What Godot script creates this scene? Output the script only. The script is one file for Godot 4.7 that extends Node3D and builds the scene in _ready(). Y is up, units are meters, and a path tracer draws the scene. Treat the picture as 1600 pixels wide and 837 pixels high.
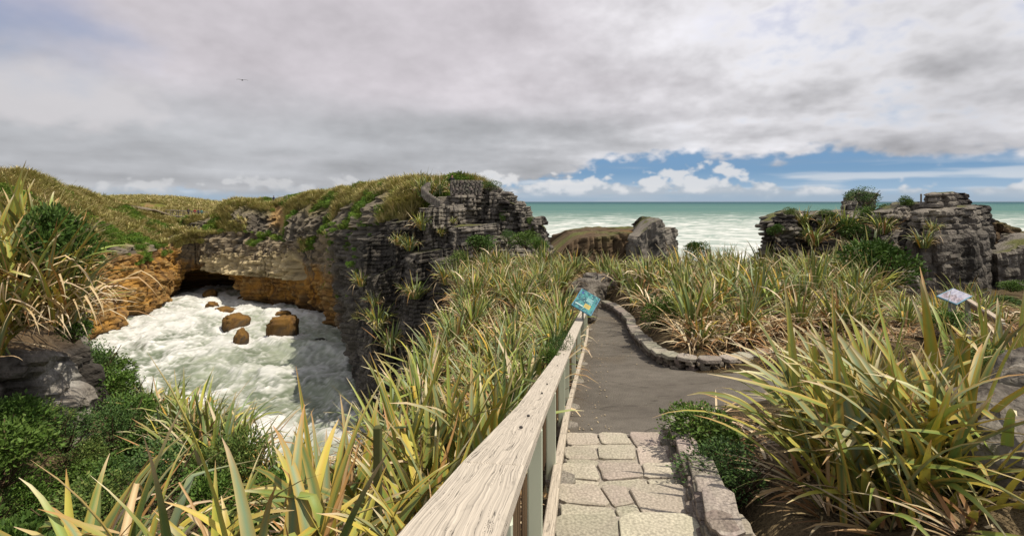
extends Node3D
# A coastal lookout: surge pool, layered rocks, flax banks, handrail and path. Units are metres, sea level is y = 0.

const F := 800.0          # focal length that was measured off the photograph, in its pixels
const EYE := 18.0         # height of the eye over the sea
var rng := RandomNumberGenerator.new()
var nA := FastNoiseLite.new()
var nB := FastNoiseLite.new()
var nR := FastNoiseLite.new()
var M := {}
var used := {}


class G:
	var v := PackedVector3Array()
	var c := PackedColorArray()
	var i := PackedInt32Array()
	var uv := PackedVector2Array()

	func tri(a: int, b: int, d: int) -> void:
		i.append(a); i.append(b); i.append(d)

	func quad(a: int, b: int, d: int, e: int) -> void:
		i.append(a); i.append(b); i.append(d)
		i.append(a); i.append(d); i.append(e)

	func put(p: Vector3, col: Color) -> int:
		v.append(p); c.append(col)
		return v.size() - 1

	func mesh(smooth := true) -> ArrayMesh:
		var arr := []
		arr.resize(Mesh.ARRAY_MAX)
		arr[Mesh.ARRAY_VERTEX] = v
		if c.size() == v.size(): arr[Mesh.ARRAY_COLOR] = c
		if uv.size() == v.size(): arr[Mesh.ARRAY_TEX_UV] = uv
		arr[Mesh.ARRAY_INDEX] = i
		var m := ArrayMesh.new()
		if smooth:
			var st := SurfaceTool.new()
			st.create_from_arrays(arr, Mesh.PRIMITIVE_TRIANGLES)
			st.generate_normals()
			return st.commit()
		m.add_surface_from_arrays(Mesh.PRIMITIVE_TRIANGLES, arr)
		return m


# ---------------------------------------------------------------- small helpers
func P(u: float, v: float, d: float) -> Vector3:
	return Vector3((u - 800.0) / F * d, EYE - (v - 315.0) / F * d, -d)

func hsh(a: float, b: float) -> float:
	return fposmod(sin(a * 127.1 + b * 311.7) * 43758.5453, 1.0)

func ss(a: float, b: float, x: float) -> float:
	return smoothstep(a, b, x)

func mixc(a: Color, b: Color, t: float) -> Color:
	return a.lerp(b, clampf(t, 0.0, 1.0))

func jit(c: Color, k: float) -> Color:
	var f := 1.0 + rng.randf_range(-k, k)
	return Color(c.r * f, c.g * f * (1.0 + rng.randf_range(-k, k) * 0.25), c.b * f)

func numbered(n: String) -> String:
	var k: int = used.get(n, -1) + 1
	used[n] = k
	return n if k == 0 else "%s_%03d" % [n, k]

func tag(o: Node3D, label := "", category := "", group := "", kind := "") -> Node3D:
	if label: o.set_meta("label", label)
	if category: o.set_meta("category", category)
	if group: o.set_meta("group", group)
	if kind: o.set_meta("kind", kind)
	return o

func thing(called: String, label: String, category: String, at := Vector3.ZERO, turn := 0.0, group := "") -> Node3D:
	var o := Node3D.new()
	o.name = numbered(called)
	add_child(o, true)
	o.position = at
	o.rotation.y = turn
	tag(o, label, category, group)
	return o

func part(called: String, m: Mesh, mat: Material, parent: Node3D, at := Transform3D(), kind := "") -> MeshInstance3D:
	var o := MeshInstance3D.new()
	o.mesh = m
	o.material_override = mat
	o.transform = at
	if parent == self:
		o.name = numbered(called)
	else:
		var key := "%d/%s" % [parent.get_instance_id(), called]
		var k: int = used.get(key, -1) + 1
		used[key] = k
		o.name = called if k == 0 else "%s_%03d" % [called, k]
	parent.add_child(o, true)
	if kind: o.set_meta("kind", kind)
	return o

func structure(called: String, m: Mesh, mat: Material, label: String) -> MeshInstance3D:
	var o := part(called, m, mat, self, Transform3D(), "structure")
	o.set_meta("label", label)
	return o

func scatter(called: String, m: Mesh, mat: Material, xf: Array, cols: Array, parent: Node3D, label := "", category := "") -> MultiMeshInstance3D:
	var mm := MultiMesh.new()
	mm.transform_format = MultiMesh.TRANSFORM_3D
	mm.use_colors = true
	mm.mesh = m
	mm.instance_count = xf.size()
	for k in xf.size():
		mm.set_instance_transform(k, xf[k])
		mm.set_instance_color(k, cols[k])
	var o := MultiMeshInstance3D.new()
	o.multimesh = mm
	o.material_override = mat
	o.name = numbered(called) if parent == self else called
	parent.add_child(o, true)
	tag(o, label, category, "", "stuff")
	return o

func noise_tex(freq: float, seed_: int, oct: int, as_normal := false, type := FastNoiseLite.TYPE_SIMPLEX_SMOOTH, size := 512) -> NoiseTexture2D:
	var n := FastNoiseLite.new()
	n.noise_type = type
	n.seed = seed_
	n.frequency = freq
	n.fractal_octaves = oct
	var t := NoiseTexture2D.new()
	t.width = size
	t.height = size
	t.seamless = true
	t.noise = n
	t.as_normal_map = as_normal
	return t

func mat(rough: float, bump: Texture2D = null, bump_cm := 0.0, scale := 1.0, spec := 0.3) -> StandardMaterial3D:
	var m := StandardMaterial3D.new()
	m.vertex_color_use_as_albedo = true
	m.roughness = rough
	m.metallic_specular = spec
	m.uv1_triplanar = true
	m.uv1_world_triplanar = true
	m.uv1_scale = Vector3(scale, scale, scale)
	if bump:
		m.heightmap_enabled = true
		m.heightmap_texture = bump
		m.heightmap_scale = bump_cm
	return m

func sample_line(pts: Array, n: int, closed: bool) -> Array:
	# Catmull-Rom through Vector2 points, n samples at even steps of length
	var dense: Array[Vector2] = []
	var k := pts.size()
	var spans := k if closed else k - 1
	for s in spans:
		var p0: Vector2 = pts[(s - 1 + k) % k] if closed else pts[maxi(s - 1, 0)]
		var p1: Vector2 = pts[s % k]
		var p2: Vector2 = pts[(s + 1) % k]
		var p3: Vector2 = pts[(s + 2) % k] if closed else pts[mini(s + 2, k - 1)]
		for q in 24:
			dense.append(p1.cubic_interpolate(p2, p0, p3, q / 24.0))
	dense.append(pts[0] if closed else pts[k - 1])
	var cum := [0.0]
	for q in range(1, dense.size()): cum.append(cum[q - 1] + dense[q].distance_to(dense[q - 1]))
	var total: float = cum[-1]
	var out: Array[Vector2] = []
	var at := 0
	for q in n:
		var want := total * q / (n if closed else n - 1)
		while at < dense.size() - 2 and cum[at + 1] < want: at += 1
		out.append(dense[at].lerp(dense[at + 1], clampf((want - cum[at]) / maxf(cum[at + 1] - cum[at], 1e-6), 0, 1)))
	return out

func lut(table: Array, x: float) -> float:
	# table of [x, y] pairs, linear
	if x <= table[0][0]: return table[0][1]
	for k in range(1, table.size()):
		if x <= table[k][0]:
			return lerpf(table[k - 1][1], table[k][1], (x - table[k - 1][0]) / (table[k][0] - table[k - 1][0]))
	return table[-1][1]


# ---------------------------------------------------------------- ground heights
const PATH_D := [[-4.0, 1.6], [0.0, 1.7], [1.8, 1.95], [3.84, 2.5], [6.7, 3.05], [9.1, 3.68], [12.0, 4.05], [17.0, 4.72], [24.0, 4.95], [30.0, 4.8]]
const RAIL := [[0.4, -0.22, 0.56], [1.8, -0.07, 0.95], [3.84, 0.15, 1.56], [9.1, 0.9, 2.74], [17.4, 2.42, 3.78], [19.2, 2.72, 3.86]]   # distance, x, drop below the eye
var CP: Array = [
	[0, 0, 1.7], [0, -3, 1.6], [0.8, 2, 1.95], [1.2, 4, 2.6], [1.3, 6.7, 3.15], [1.9, 9, 3.75], [2.6, 12, 4.13], [3.4, 17, 4.8], [4.1, 22, 5.0], [4.3, 27, 4.6],
	[6, 10, 3.9], [9, 11, 3.95], [13, 12.5, 3.85], [18, 14, 3.4],
	[3, 5, 2.6], [4, 3, 2.0], [6, 5, 2.4], [8, 6, 2.5], [3.5, 7, 3.1], [10, 8, 3.0], [15, 8, 2.6], [6, 1, 1.4], [20, 5, 2.0], [12, 5, 2.1],
	[5.2, 15.2, 3.95], [6.8, 15.2, 3.85], [8, 18, 3.65], [6, 19, 3.9], [7, 24, 4.0], [11, 24, 3.8], [12, 18, 3.7], [5.5, 26, 4.2], [10, 28, 4.3], [14, 27, 3.9], [17, 24, 4.3], [16, 18, 4.2], [22, 26, 5.0], [24, 18, 4.6],
	[-0.5, 5, 3.2], [-1.8, 5, 3.5], [-0.3, 9, 3.9], [-2.4, 9, 4.5], [0, 13, 4.4], [-2.8, 14, 4.9], [1, 18, 4.8], [-3.4, 21, 5.0], [0, 22, 4.6], [2, 26, 4.4], [-3, 29, 4.5], [1, 30, 4.1], [4, 30, 4.3], [6, 31, 5.0],
	[-0.9, 1.5, 2.0], [-1.2, 3, 2.7], [-2, 3.5, 3.1], [-3.5, 4, 3.7], [-3, 6.5, 4.8], [-4.5, 7, 5.2], [-6, 9, 5.1], [-6.6, 11.3, 5.1], [-8, 11, 5.2], [-10.5, 14, 5.4], [-4, 10, 5.5], [-8, 7, 5.0], [-6, 5, 4.4], [-9, 9, 5.3],
	[-11, 11, 3.2], [-13, 9, 2.0], [-10, 10, 3.8], [-8.6, 9.4, 5.2], [-8.4, 11, 5.3], [-9.2, 12.8, 5.3], [-16, 12, 1.6], [-12.5, 13.5, 4.6], [-20, 10, 0.4], [-12, 6, 2.2], [-9, 4, 3.0], [-5, 1, 2.0], [-15, 3, 1.0], [-10.5, 8.6, 4.4],
]
var LAND := PackedVector2Array([Vector2(-60, -9), Vector2(60, -9), Vector2(60, 18), Vector2(34, 33), Vector2(15, 32), Vector2(5, 33), Vector2(-3.4, 33), Vector2(-2.8, 22), Vector2(-2.45, 14), Vector2(-2.6, 9.4), Vector2(-4.4, 9.9), Vector2(-6.7, 11.6), Vector2(-10.6, 14.4), Vector2(-13, 16), Vector2(-24, 19), Vector2(-60, 40)])
var PATHLINE := PackedVector2Array([Vector2(0.75, -2), Vector2(0.85, 2), Vector2(1.15, 5), Vector2(1.7, 8), Vector2(2.6, 12), Vector2(3.2, 17), Vector2(3.9, 21), Vector2(4.05, 24.2)])
var BRANCH := PackedVector2Array([Vector2(2.4, 10.2), Vector2(5.5, 10.8), Vector2(9, 11.8), Vector2(13, 13.0), Vector2(20, 15)])

func path_y(d: float) -> float:
	return EYE - lut(PATH_D, d)

func line_dist(line: PackedVector2Array, p: Vector2) -> float:
	var best := 1e9
	for k in line.size() - 1:
		best = minf(best, p.distance_squared_to(Geometry2D.get_closest_point_to_segment(p, line[k], line[k + 1])))
	return sqrt(best)

func gy(x: float, z: float) -> float:
	var p := Vector2(x, -z)
	var sw := 0.0
	var sy := 0.0
	for c in CP:
		var q: float = (x - c[0]) * (x - c[0]) + (p.y - c[1]) * (p.y - c[1]) + 0.15
		var w := 1.0 / (q * q)
		sw += w
		sy += w * c[2]
	var y := EYE - sy / sw
	y += nA.get_noise_2d(x * 40.0, z * 40.0) * 0.18
	var dm := line_dist(PATHLINE, p)
	var half: float = lut([[0, 0.75], [7, 0.78], [9, 1.3], [11, 1.6], [13, 1.2], [15, 0.9], [20, 0.75], [24, 0.6]], p.y)
	var k := 1.0 - ss(half, half + 0.45, dm)
	k = maxf(k, 1.0 - ss(1.2, 1.75, line_dist(BRANCH, p)))
	if k > 0.0: y = lerpf(y, path_y(p.y) - (0.35 if p.y < 6.9 else 0.09), k)
	if not Geometry2D.is_point_in_polygon(p, LAND):
		var e := 1e9
		for s in LAND.size():
			e = minf(e, p.distance_to(Geometry2D.get_closest_point_to_segment(p, LAND[s], LAND[(s + 1) % LAND.size()])))
		y = maxf(y - e * 7.0 - ss(0, 0.6, e) * 0.3, -3.0)
	return y


# ---------------------------------------------------------------- rock builders
func crag(o: Dictionary) -> ArrayMesh:
	# A closed rock: plan outline (x, distance), from yb to top(x, z), laid in beds of thickness lt with recessed joints.
	var n: int = o.get("cols", 150)
	var ring := sample_line(o.poly, n, true)
	var mid := Vector2.ZERO
	for p in ring: mid += p / n
	var yb: float = o.yb
	var lt: float = o.get("lt", 0.25)
	var gd: float = o.get("gd", 0.16)
	var rough: float = o.get("rough", 0.5)
	var taper: float = o.get("taper", 0.6)
	var sd: float = o.get("sd", 1.0)
	var joint: float = o.get("joint", 0.35)
	var wavy: float = o.get("wavy", 0.5)
	var top: Callable = o.top
	var tint: Callable = o.tint
	var grit: float = o.get("grit", 0.2)
	var tops := []
	var most := -1e9
	for p in ring:
		var t: float = top.call(p.x, -p.y)
		tops.append(t)
		most = maxf(most, t)
	var rows := clampi(int((most - yb) / lt * 4.0), 12, o.get("rows", 220))
	var g := G.new()
	var area := 0.0
	for c in n: area += (ring[c] as Vector2).cross(ring[(c + 1) % n])
	var flip := signf(area)
	var length := 0.0
	for c in n: length += (ring[c] as Vector2).distance_to(ring[(c + 1) % n])
	for r in rows + 1:
		var t := float(r) / rows
		for c in n:
			var p: Vector2 = ring[c]
			var nrm: Vector2 = ((ring[(c + 1) % n] as Vector2) - (ring[(c - 1 + n) % n] as Vector2)).normalized()
			nrm = Vector2(nrm.y, -nrm.x) * flip
			var y := lerpf(yb, tops[c], t)
			var big := nA.get_noise_3d(p.x * 14.0 + sd * 91, y * 9.0, p.y * 14.0)
			var fine := nA.get_noise_3d(p.x * 60.0, y * 50.0 + sd * 37, p.y * 60.0)
			var q := (y + nA.get_noise_2d(p.x * 6.0 + sd * 13, p.y * 6.0) * wavy + nA.get_noise_2d(p.x * 30.0 + sd * 3, p.y * 30.0) * lt * 0.35) / lt
			var bed := floorf(q)
			var fr := q - bed
			var block := floorf(nA.get_noise_3d(p.x * 22 + bed * 7.3, sd * 11, p.y * 22) * 5.0)
			var disp := -taper * pow(t, 1.4) + rough * big + rough * grit * fine
			disp += (hsh(bed, sd + block * 0.37) - 0.5) * gd * 1.5
			var group := floorf(q / 5.0 + hsh(block, sd) * 3.0)
			disp += (hsh(group, sd + floorf(nA.get_noise_2d(p.x * 16 + sd * 7, p.y * 16) * 6.0)) - 0.5) * rough * 0.9
			disp -= gd * (1.0 - ss(0.0, 0.2, minf(fr, 1.0 - fr)))
			var s := length * c / n
			var jn := absf(nB.get_noise_2d(s * 16.0 + sd * 77, y * 3.0))
			disp -= joint * (1.0 - ss(0.0, 0.1, jn))
			var jf := absf(nB.get_noise_2d(s * 55.0 + bed * 31.0, sd * 50))
			disp -= joint * 0.25 * (1.0 - ss(0.0, 0.12, jf))
			if t > 0.985: disp -= 0.1
			var at := Vector3(p.x + nrm.x * disp, y, -(p.y + nrm.y * disp))
			g.put(at, tint.call(at, t, fine, hsh(bed, block)))
	for r in rows:
		for c in n:
			var a := r * n + c
			var b := r * n + (c + 1) % n
			g.quad(a, a + n, b + n, b)
	var last := rows * n
	var caps: int = o.get("caps", 8)
	for k in range(1, caps + 1):
		var f := 1.0 - float(k) / caps
		for c in n:
			var e := g.v[rows * n + c]
			var at := Vector3(lerpf(mid.x, e.x, f), 0, lerpf(-mid.y, e.z, f))
			at.y = lerpf(top.call(at.x, at.z), e.y, pow(f, 6.0)) + nA.get_noise_3d(at.x * 50, sd * 9, at.z * 50) * 0.18 * minf(1.0, k / 2.0)
			g.put(at, tint.call(at, 1.2, nA.get_noise_2d(at.x * 60, at.z * 60), 0.6))
		for c in n:
			var a := last + c
			var b := last + (c + 1) % n
			g.quad(a, a + n, b + n, b)
		last += n
	if flip > 0.0: g.i.reverse()
	return g.mesh(o.get("smooth", false))

func boulder(size: Vector3, sd: float, tint: Callable, blocky := 0.6, seg := 36) -> ArrayMesh:
	var g := G.new()
	var rows := seg / 2
	for r in rows + 1:
		var th := PI * r / rows
		for c in seg:
			var ph := TAU * c / seg
			var d := Vector3(sin(th) * cos(ph), cos(th), sin(th) * sin(ph))
			var e := Vector3(signf(d.x) * pow(absf(d.x), blocky), signf(d.y) * pow(absf(d.y), blocky), signf(d.z) * pow(absf(d.z), blocky))
			var k := 1.0 + 0.30 * nA.get_noise_3d(d.x * 45 + sd * 50, d.y * 45, d.z * 45) + 0.13 * nA.get_noise_3d(d.x * 150, d.y * 150 + sd * 20, d.z * 150)
			k -= 0.08 * (1.0 - ss(0.0, 0.09, absf(nB.get_noise_3d(d.x * 40, d.y * 70 + sd * 30, d.z * 40))))
			k -= 0.10 * absf(nA.get_noise_3d(d.x * 90 + sd, d.y * 160 + 50, d.z * 90)) + 0.05 * (1.0 - ss(0.0, 0.25, fposmod(d.y * 5.0 + nA.get_noise_2d(d.x * 50, d.z * 50 + sd) * 1.5, 1.0)))
			var p := e * size * 0.5 * k
			g.put(p, tint.call(p, e.y, nA.get_noise_3d(d.x * 100 + sd, d.y * 100, d.z * 100)))
	for r in rows:
		for c in seg:
			var a := r * seg + c
			var b := r * seg + (c + 1) % seg
			g.quad(a, b, b + seg, a + seg)
	return g.mesh()

func stone(sx: float, sy: float, sz: float, col: Color, sides := 8, rag := 0.16, top_in := 0.91, square := 0.85) -> ArrayMesh:
	# a split stone lying flat: its base at y = 0, an irregular outline with worn upper edge
	var g := G.new()
	var out := []
	for k in sides:
		var a := TAU * (k + 0.5) / sides
		var d := Vector2(cos(a), sin(a))
		var m := maxf(absf(d.x), absf(d.y))
		d = d / lerpf(1.0, m, square)
		out.append(Vector2(d.x * sx * 0.5, d.y * sz * 0.5) * (1.0 - rng.randf() * rag))
	var lean := Vector2(rng.randf_range(-1, 1), rng.randf_range(-1, 1)) * sy * 0.12
	for ring in 3:
		for k in sides:
			var p: Vector2 = out[k]
			var y: float = [0.0, sy * rng.randf_range(0.74, 0.9), sy * rng.randf_range(0.97, 1.02)][ring]
			if ring == 2: p *= top_in
			y += (p.x * lean.x / sx + p.y * lean.y / sz) if ring else 0.0
			g.put(Vector3(p.x * (0.94 if ring == 0 else 1.0), y, p.y), jit(col, 0.16))
	g.put(Vector3(0, sy * 1.0, 0), jit(col, 0.12))
	for ring in 2:
		for k in sides:
			var a := ring * sides + k
			var b := ring * sides + (k + 1) % sides
			g.quad(a, a + sides, b + sides, b)
	for k in sides: g.tri(2 * sides + k, 3 * sides, 2 * sides + (k + 1) % sides)
	return g.mesh(false)

func box(g: G, at: Transform3D, size: Vector3, col: Color, bev := 0.008) -> void:
	# a box with chamfered edges
	var h := size * 0.5
	var b := minf(bev, minf(h.x, minf(h.y, h.z)) * 0.4)
	var ring: Array[Vector2] = [Vector2(-1, -1), Vector2(1, -1), Vector2(1, 1), Vector2(-1, 1)]
	var levels := [[-h.y, b], [-h.y + b, 0.0], [h.y - b, 0.0], [h.y, b]]
	var first := g.v.size()
	for l in levels:
		for k in 4:
			var s: Vector2 = ring[k]
			var nx: Vector2 = ring[(k + 3) % 4]
			var ex: float = h.x - l[1]
			var ez: float = h.z - l[1]
			# two points per corner
			var c1 := Vector3(s.x * ex, l[0], s.y * ez)
			var c2 := c1
			if s.y == nx.y:
				c1.x -= s.x * b
				c2.z -= s.y * b
			else:
				c1.z -= s.y * b
				c2.x -= s.x * b
			g.put(at * c1, col)
			g.put(at * c2, col)
	for l in 3:
		for k in 8:
			var a := first + l * 8 + k
			var e := first + l * 8 + (k + 1) % 8
			g.quad(a, e, e + 8, a + 8)
	for k in range(1, 7):
		g.tri(first, first + k + 1, first + k)
		g.tri(first + 24, first + 24 + k, first + 25 + k)

func box_mesh(size: Vector3, col: Color, bev := 0.008) -> ArrayMesh:
	var g := G.new()
	box(g, Transform3D(), size, col, bev)
	return g.mesh(false)

func beam_mesh(a: Vector3, b: Vector3, w: float, t: float, col: Color, bev := 0.008) -> ArrayMesh:
	# a board from a to b, w wide across (level), t thick; UVs run along it
	var g := G.new()
	var fwd := (b - a).normalized()
	var side := fwd.cross(Vector3.UP).normalized()
	var up := side.cross(fwd)
	var L := a.distance_to(b)
	box(g, Transform3D(Basis(side, up, -fwd), (a + b) * 0.5), Vector3(w, t, L), col, bev)
	for p in g.v:
		var q := p - a
		g.uv.append(Vector2(q.dot(side) + q.dot(up) * 1.3, q.dot(fwd)))
	return g.mesh(false)


# ---------------------------------------------------------------- plants
func blade(g: G, base: Vector3, yaw: float, lean: float, L: float, W: float, droop: float, fold_at: float, fold: float, body: Color, edge: Color, tip: Color, segs: int, wide: bool, twist := 0.0, dry_from := 0.78) -> void:
	var out := Vector3(cos(yaw), 0, sin(yaw))
	var side0 := Vector3(-sin(yaw), 0, cos(yaw))
	var p := base
	var first := g.v.size()
	var cols := 5 if wide else 3
	for s in segs + 1:
		var t := float(s) / segs
		var ang := lean + droop * t * t
		if t > fold_at: ang += fold * ss(fold_at, fold_at + 0.08, t)
		var fwd := out * sin(ang) + Vector3.UP * cos(ang)
		if s: p += fwd * L / segs
		var side := side0.rotated(fwd, twist * t)
		var nrm := side.cross(fwd)
		var w := W * 0.5 * (lerpf(0.62, 1.0, ss(0.0, 0.3, t)) if t < 0.4 else pow(maxf(0.0, 1.0 - (t - 0.4) / 0.6), 0.75))
		w = maxf(w, 0.0015)
		var dry := ss(dry_from, 1.0, t)
		var cm := mixc(body * lerpf(0.88, 1.06, t), tip, dry)
		var ce := mixc(edge, tip, dry)
		if wide:
			for q: float in [-1.0, -0.9, 0.0, 0.9, 1.0]:
				var k := absf(q)
				g.put(p + side * w * q + nrm * w * 0.34 * k, ce if k > 0.75 else (cm * 1.15 if k == 0.0 else cm))
		else:
			g.put(p - side * w + nrm * w * 0.3, ce)
			g.put(p, cm)
			g.put(p + side * w + nrm * w * 0.3, ce)
	for s in segs:
		for q in cols - 1:
			var a := first + s * cols + q
			g.quad(a, a + cols, a + cols + 1, a + 1)

var GREEN: Array[Color] = [Color(0.118, 0.19, 0.05), Color(0.175, 0.25, 0.065), Color(0.095, 0.16, 0.055), Color(0.18, 0.255, 0.15), Color(0.245, 0.305, 0.07)]
var YELLOW: Array[Color] = [Color(0.48, 0.42, 0.08), Color(0.50, 0.32, 0.05), Color(0.40, 0.40, 0.07)]
var STRAW: Array[Color] = [Color(0.54, 0.43, 0.26), Color(0.42, 0.30, 0.155), Color(0.66, 0.56, 0.39), Color(0.34, 0.19, 0.08)]
var EDGE := Color(0.50, 0.31, 0.05)

func clump_mesh(sd: int, n: int, H: float, spread: float, dry: float) -> ArrayMesh:
	# a whole flax clump too small in view to tell its leaves apart
	rng.seed = sd
	var g := G.new()
	for k in n:
		var yaw := rng.randf() * TAU
		var r := sqrt(rng.randf()) * 0.22 * spread
		var base := Vector3(cos(yaw) * r, -0.05, sin(yaw) * r)
		yaw += rng.randf_range(-0.7, 0.7)
		var L := H * rng.randf_range(0.6, 1.15)
		var lean := rng.randf_range(0.05, 0.62) * spread
		var droop := pow(rng.randf(), 1.3) * 1.5
		var fa := 2.0
		var fo := 0.0
		if rng.randf() < 0.2:
			fa = rng.randf_range(0.45, 0.8)
			fo = rng.randf_range(0.6, 1.9)
		var col: Color = jit(GREEN[rng.randi() % 5], 0.25)
		var tip: Color = jit(STRAW[rng.randi() % 4], 0.2)
		if rng.randf() < dry:
			col = jit(STRAW[rng.randi() % 4], 0.25)
			droop *= 1.3
			lean += rng.randf() * 0.5
		elif rng.randf() < 0.12:
			col = jit(YELLOW[rng.randi() % 3], 0.2)
		blade(g, base, yaw, lean, L, rng.randf_range(0.06, 0.115), droop, fa, fo, col, mixc(col, EDGE, 0.16), tip, 6, false, rng.randf_range(-0.8, 0.8), rng.randf_range(0.66, 0.98))
	return g.mesh()

func skirt_mesh(sd: int, n: int, L0: float) -> ArrayMesh:
	# dead leaves hanging round the foot of a clump
	rng.seed = sd
	var g := G.new()
	for k in n:
		var yaw := rng.randf() * TAU
		var col := jit(STRAW[rng.randi() % 4], 0.25)
		blade(g, Vector3(cos(yaw) * 0.15, 0.12 + rng.randf() * 0.2, sin(yaw) * 0.15), yaw + rng.randf_range(-0.8, 0.8), rng.randf_range(0.7, 1.3), L0 * rng.randf_range(0.5, 1.1), rng.randf_range(0.025, 0.05), rng.randf_range(0.5, 1.3), 2.0, 0.0, col, col, col * 0.9, 4, false, rng.randf_range(-1, 1))
	return g.mesh()

func tuft_mesh(sd: int, n: int, H: float) -> ArrayMesh:
	rng.seed = sd
	var g := G.new()
	for k in n:
		var yaw := rng.randf() * TAU
		var r := rng.randf() * 0.4
		var c := Color(1, 1, 1) * rng.randf_range(0.65, 1.25)
		c.b *= 0.9
		blade(g, Vector3(cos(yaw) * r, -0.1, sin(yaw) * r), yaw, rng.randf_range(0.05, 0.7), H * rng.randf_range(0.5, 1.1), 0.1, rng.randf_range(0.3, 1.3), 2.0, 0.0, c, c, c * 1.25, 3, false)
	return g.mesh()

func shrub_mesh(sd: int, size: Vector3, n: int, leaf: float, a: Color, b: Color) -> ArrayMesh:
	rng.seed = sd
	var g := G.new()
	var lobes := []
	for k in 9:
		var th := rng.randf() * TAU
		var rr := rng.randf() * 0.36
		lobes.append([Vector3(cos(th) * rr * size.x, size.y * rng.randf_range(0.3, 0.72), sin(th) * rr * size.z), rng.randf_range(0.2, 0.34)])
	for k in n:
		var lb: Array = lobes[rng.randi() % 9]
		var d := Vector3(rng.randfn(), rng.randfn() + 0.35, rng.randfn()).normalized()
		var p: Vector3 = lb[0] + d * size * float(lb[1]) * pow(rng.randf_range(0.35, 1.0), 0.4) * rng.randf_range(0.85, 1.1)
		if p.y < 0.02: p.y = rng.randf() * 0.1
		var f := (d + Vector3(rng.randfn(), rng.randfn() + 0.5, rng.randfn()) * 0.55).normalized()
		var s := f.cross(Vector3(rng.randfn(), rng.randfn(), rng.randfn())).normalized()
		var l := leaf * rng.randf_range(0.7, 1.35)
		var c := jit(mixc(a, b, pow(rng.randf(), 1.5)), 0.25)
		var nn := s.cross(f)
		var q := g.put(p, c)
		g.put(p + f * l * 0.5 + s * l * 0.24 + nn * l * 0.06, c)
		g.put(p + f * l, c * 1.1)
		g.put(p + f * l * 0.5 - s * l * 0.24 + nn * l * 0.06, c)
		g.quad(q, q + 1, q + 2, q + 3)
	return g.mesh(false)

func twigs_mesh(sd: int, size: Vector3, n: int, col: Color) -> ArrayMesh:
	rng.seed = sd
	var g := G.new()
	for k in n:
		var d := Vector3(rng.randf_range(-0.5, 0.5) * size.x, size.y * rng.randf_range(0.4, 0.85), rng.randf_range(-0.5, 0.5) * size.z)
		var w := 0.02 * rng.randf_range(0.5, 1.2)
		var s := d.cross(Vector3.UP).normalized()
		var s2 := s.cross(d).normalized()
		var a := g.v.size()
		for e in [[0.0, 1.0], [0.5, 0.7], [1.0, 0.25]]:
			var m: Vector3 = d * float(e[0]) + Vector3(0, -0.1 * size.y * sin(PI * float(e[0])), 0)
			for q in 4:
				var an := TAU * q / 4.0
				g.put(m + (s * cos(an) + s2 * sin(an)) * w * float(e[1]), jit(col, 0.2))
		for r in 2:
			for q in 4: g.quad(a + r * 4 + q, a + r * 4 + (q + 1) % 4, a + r * 4 + 4 + (q + 1) % 4, a + r * 4 + 4 + q)
	return g.mesh()


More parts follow.
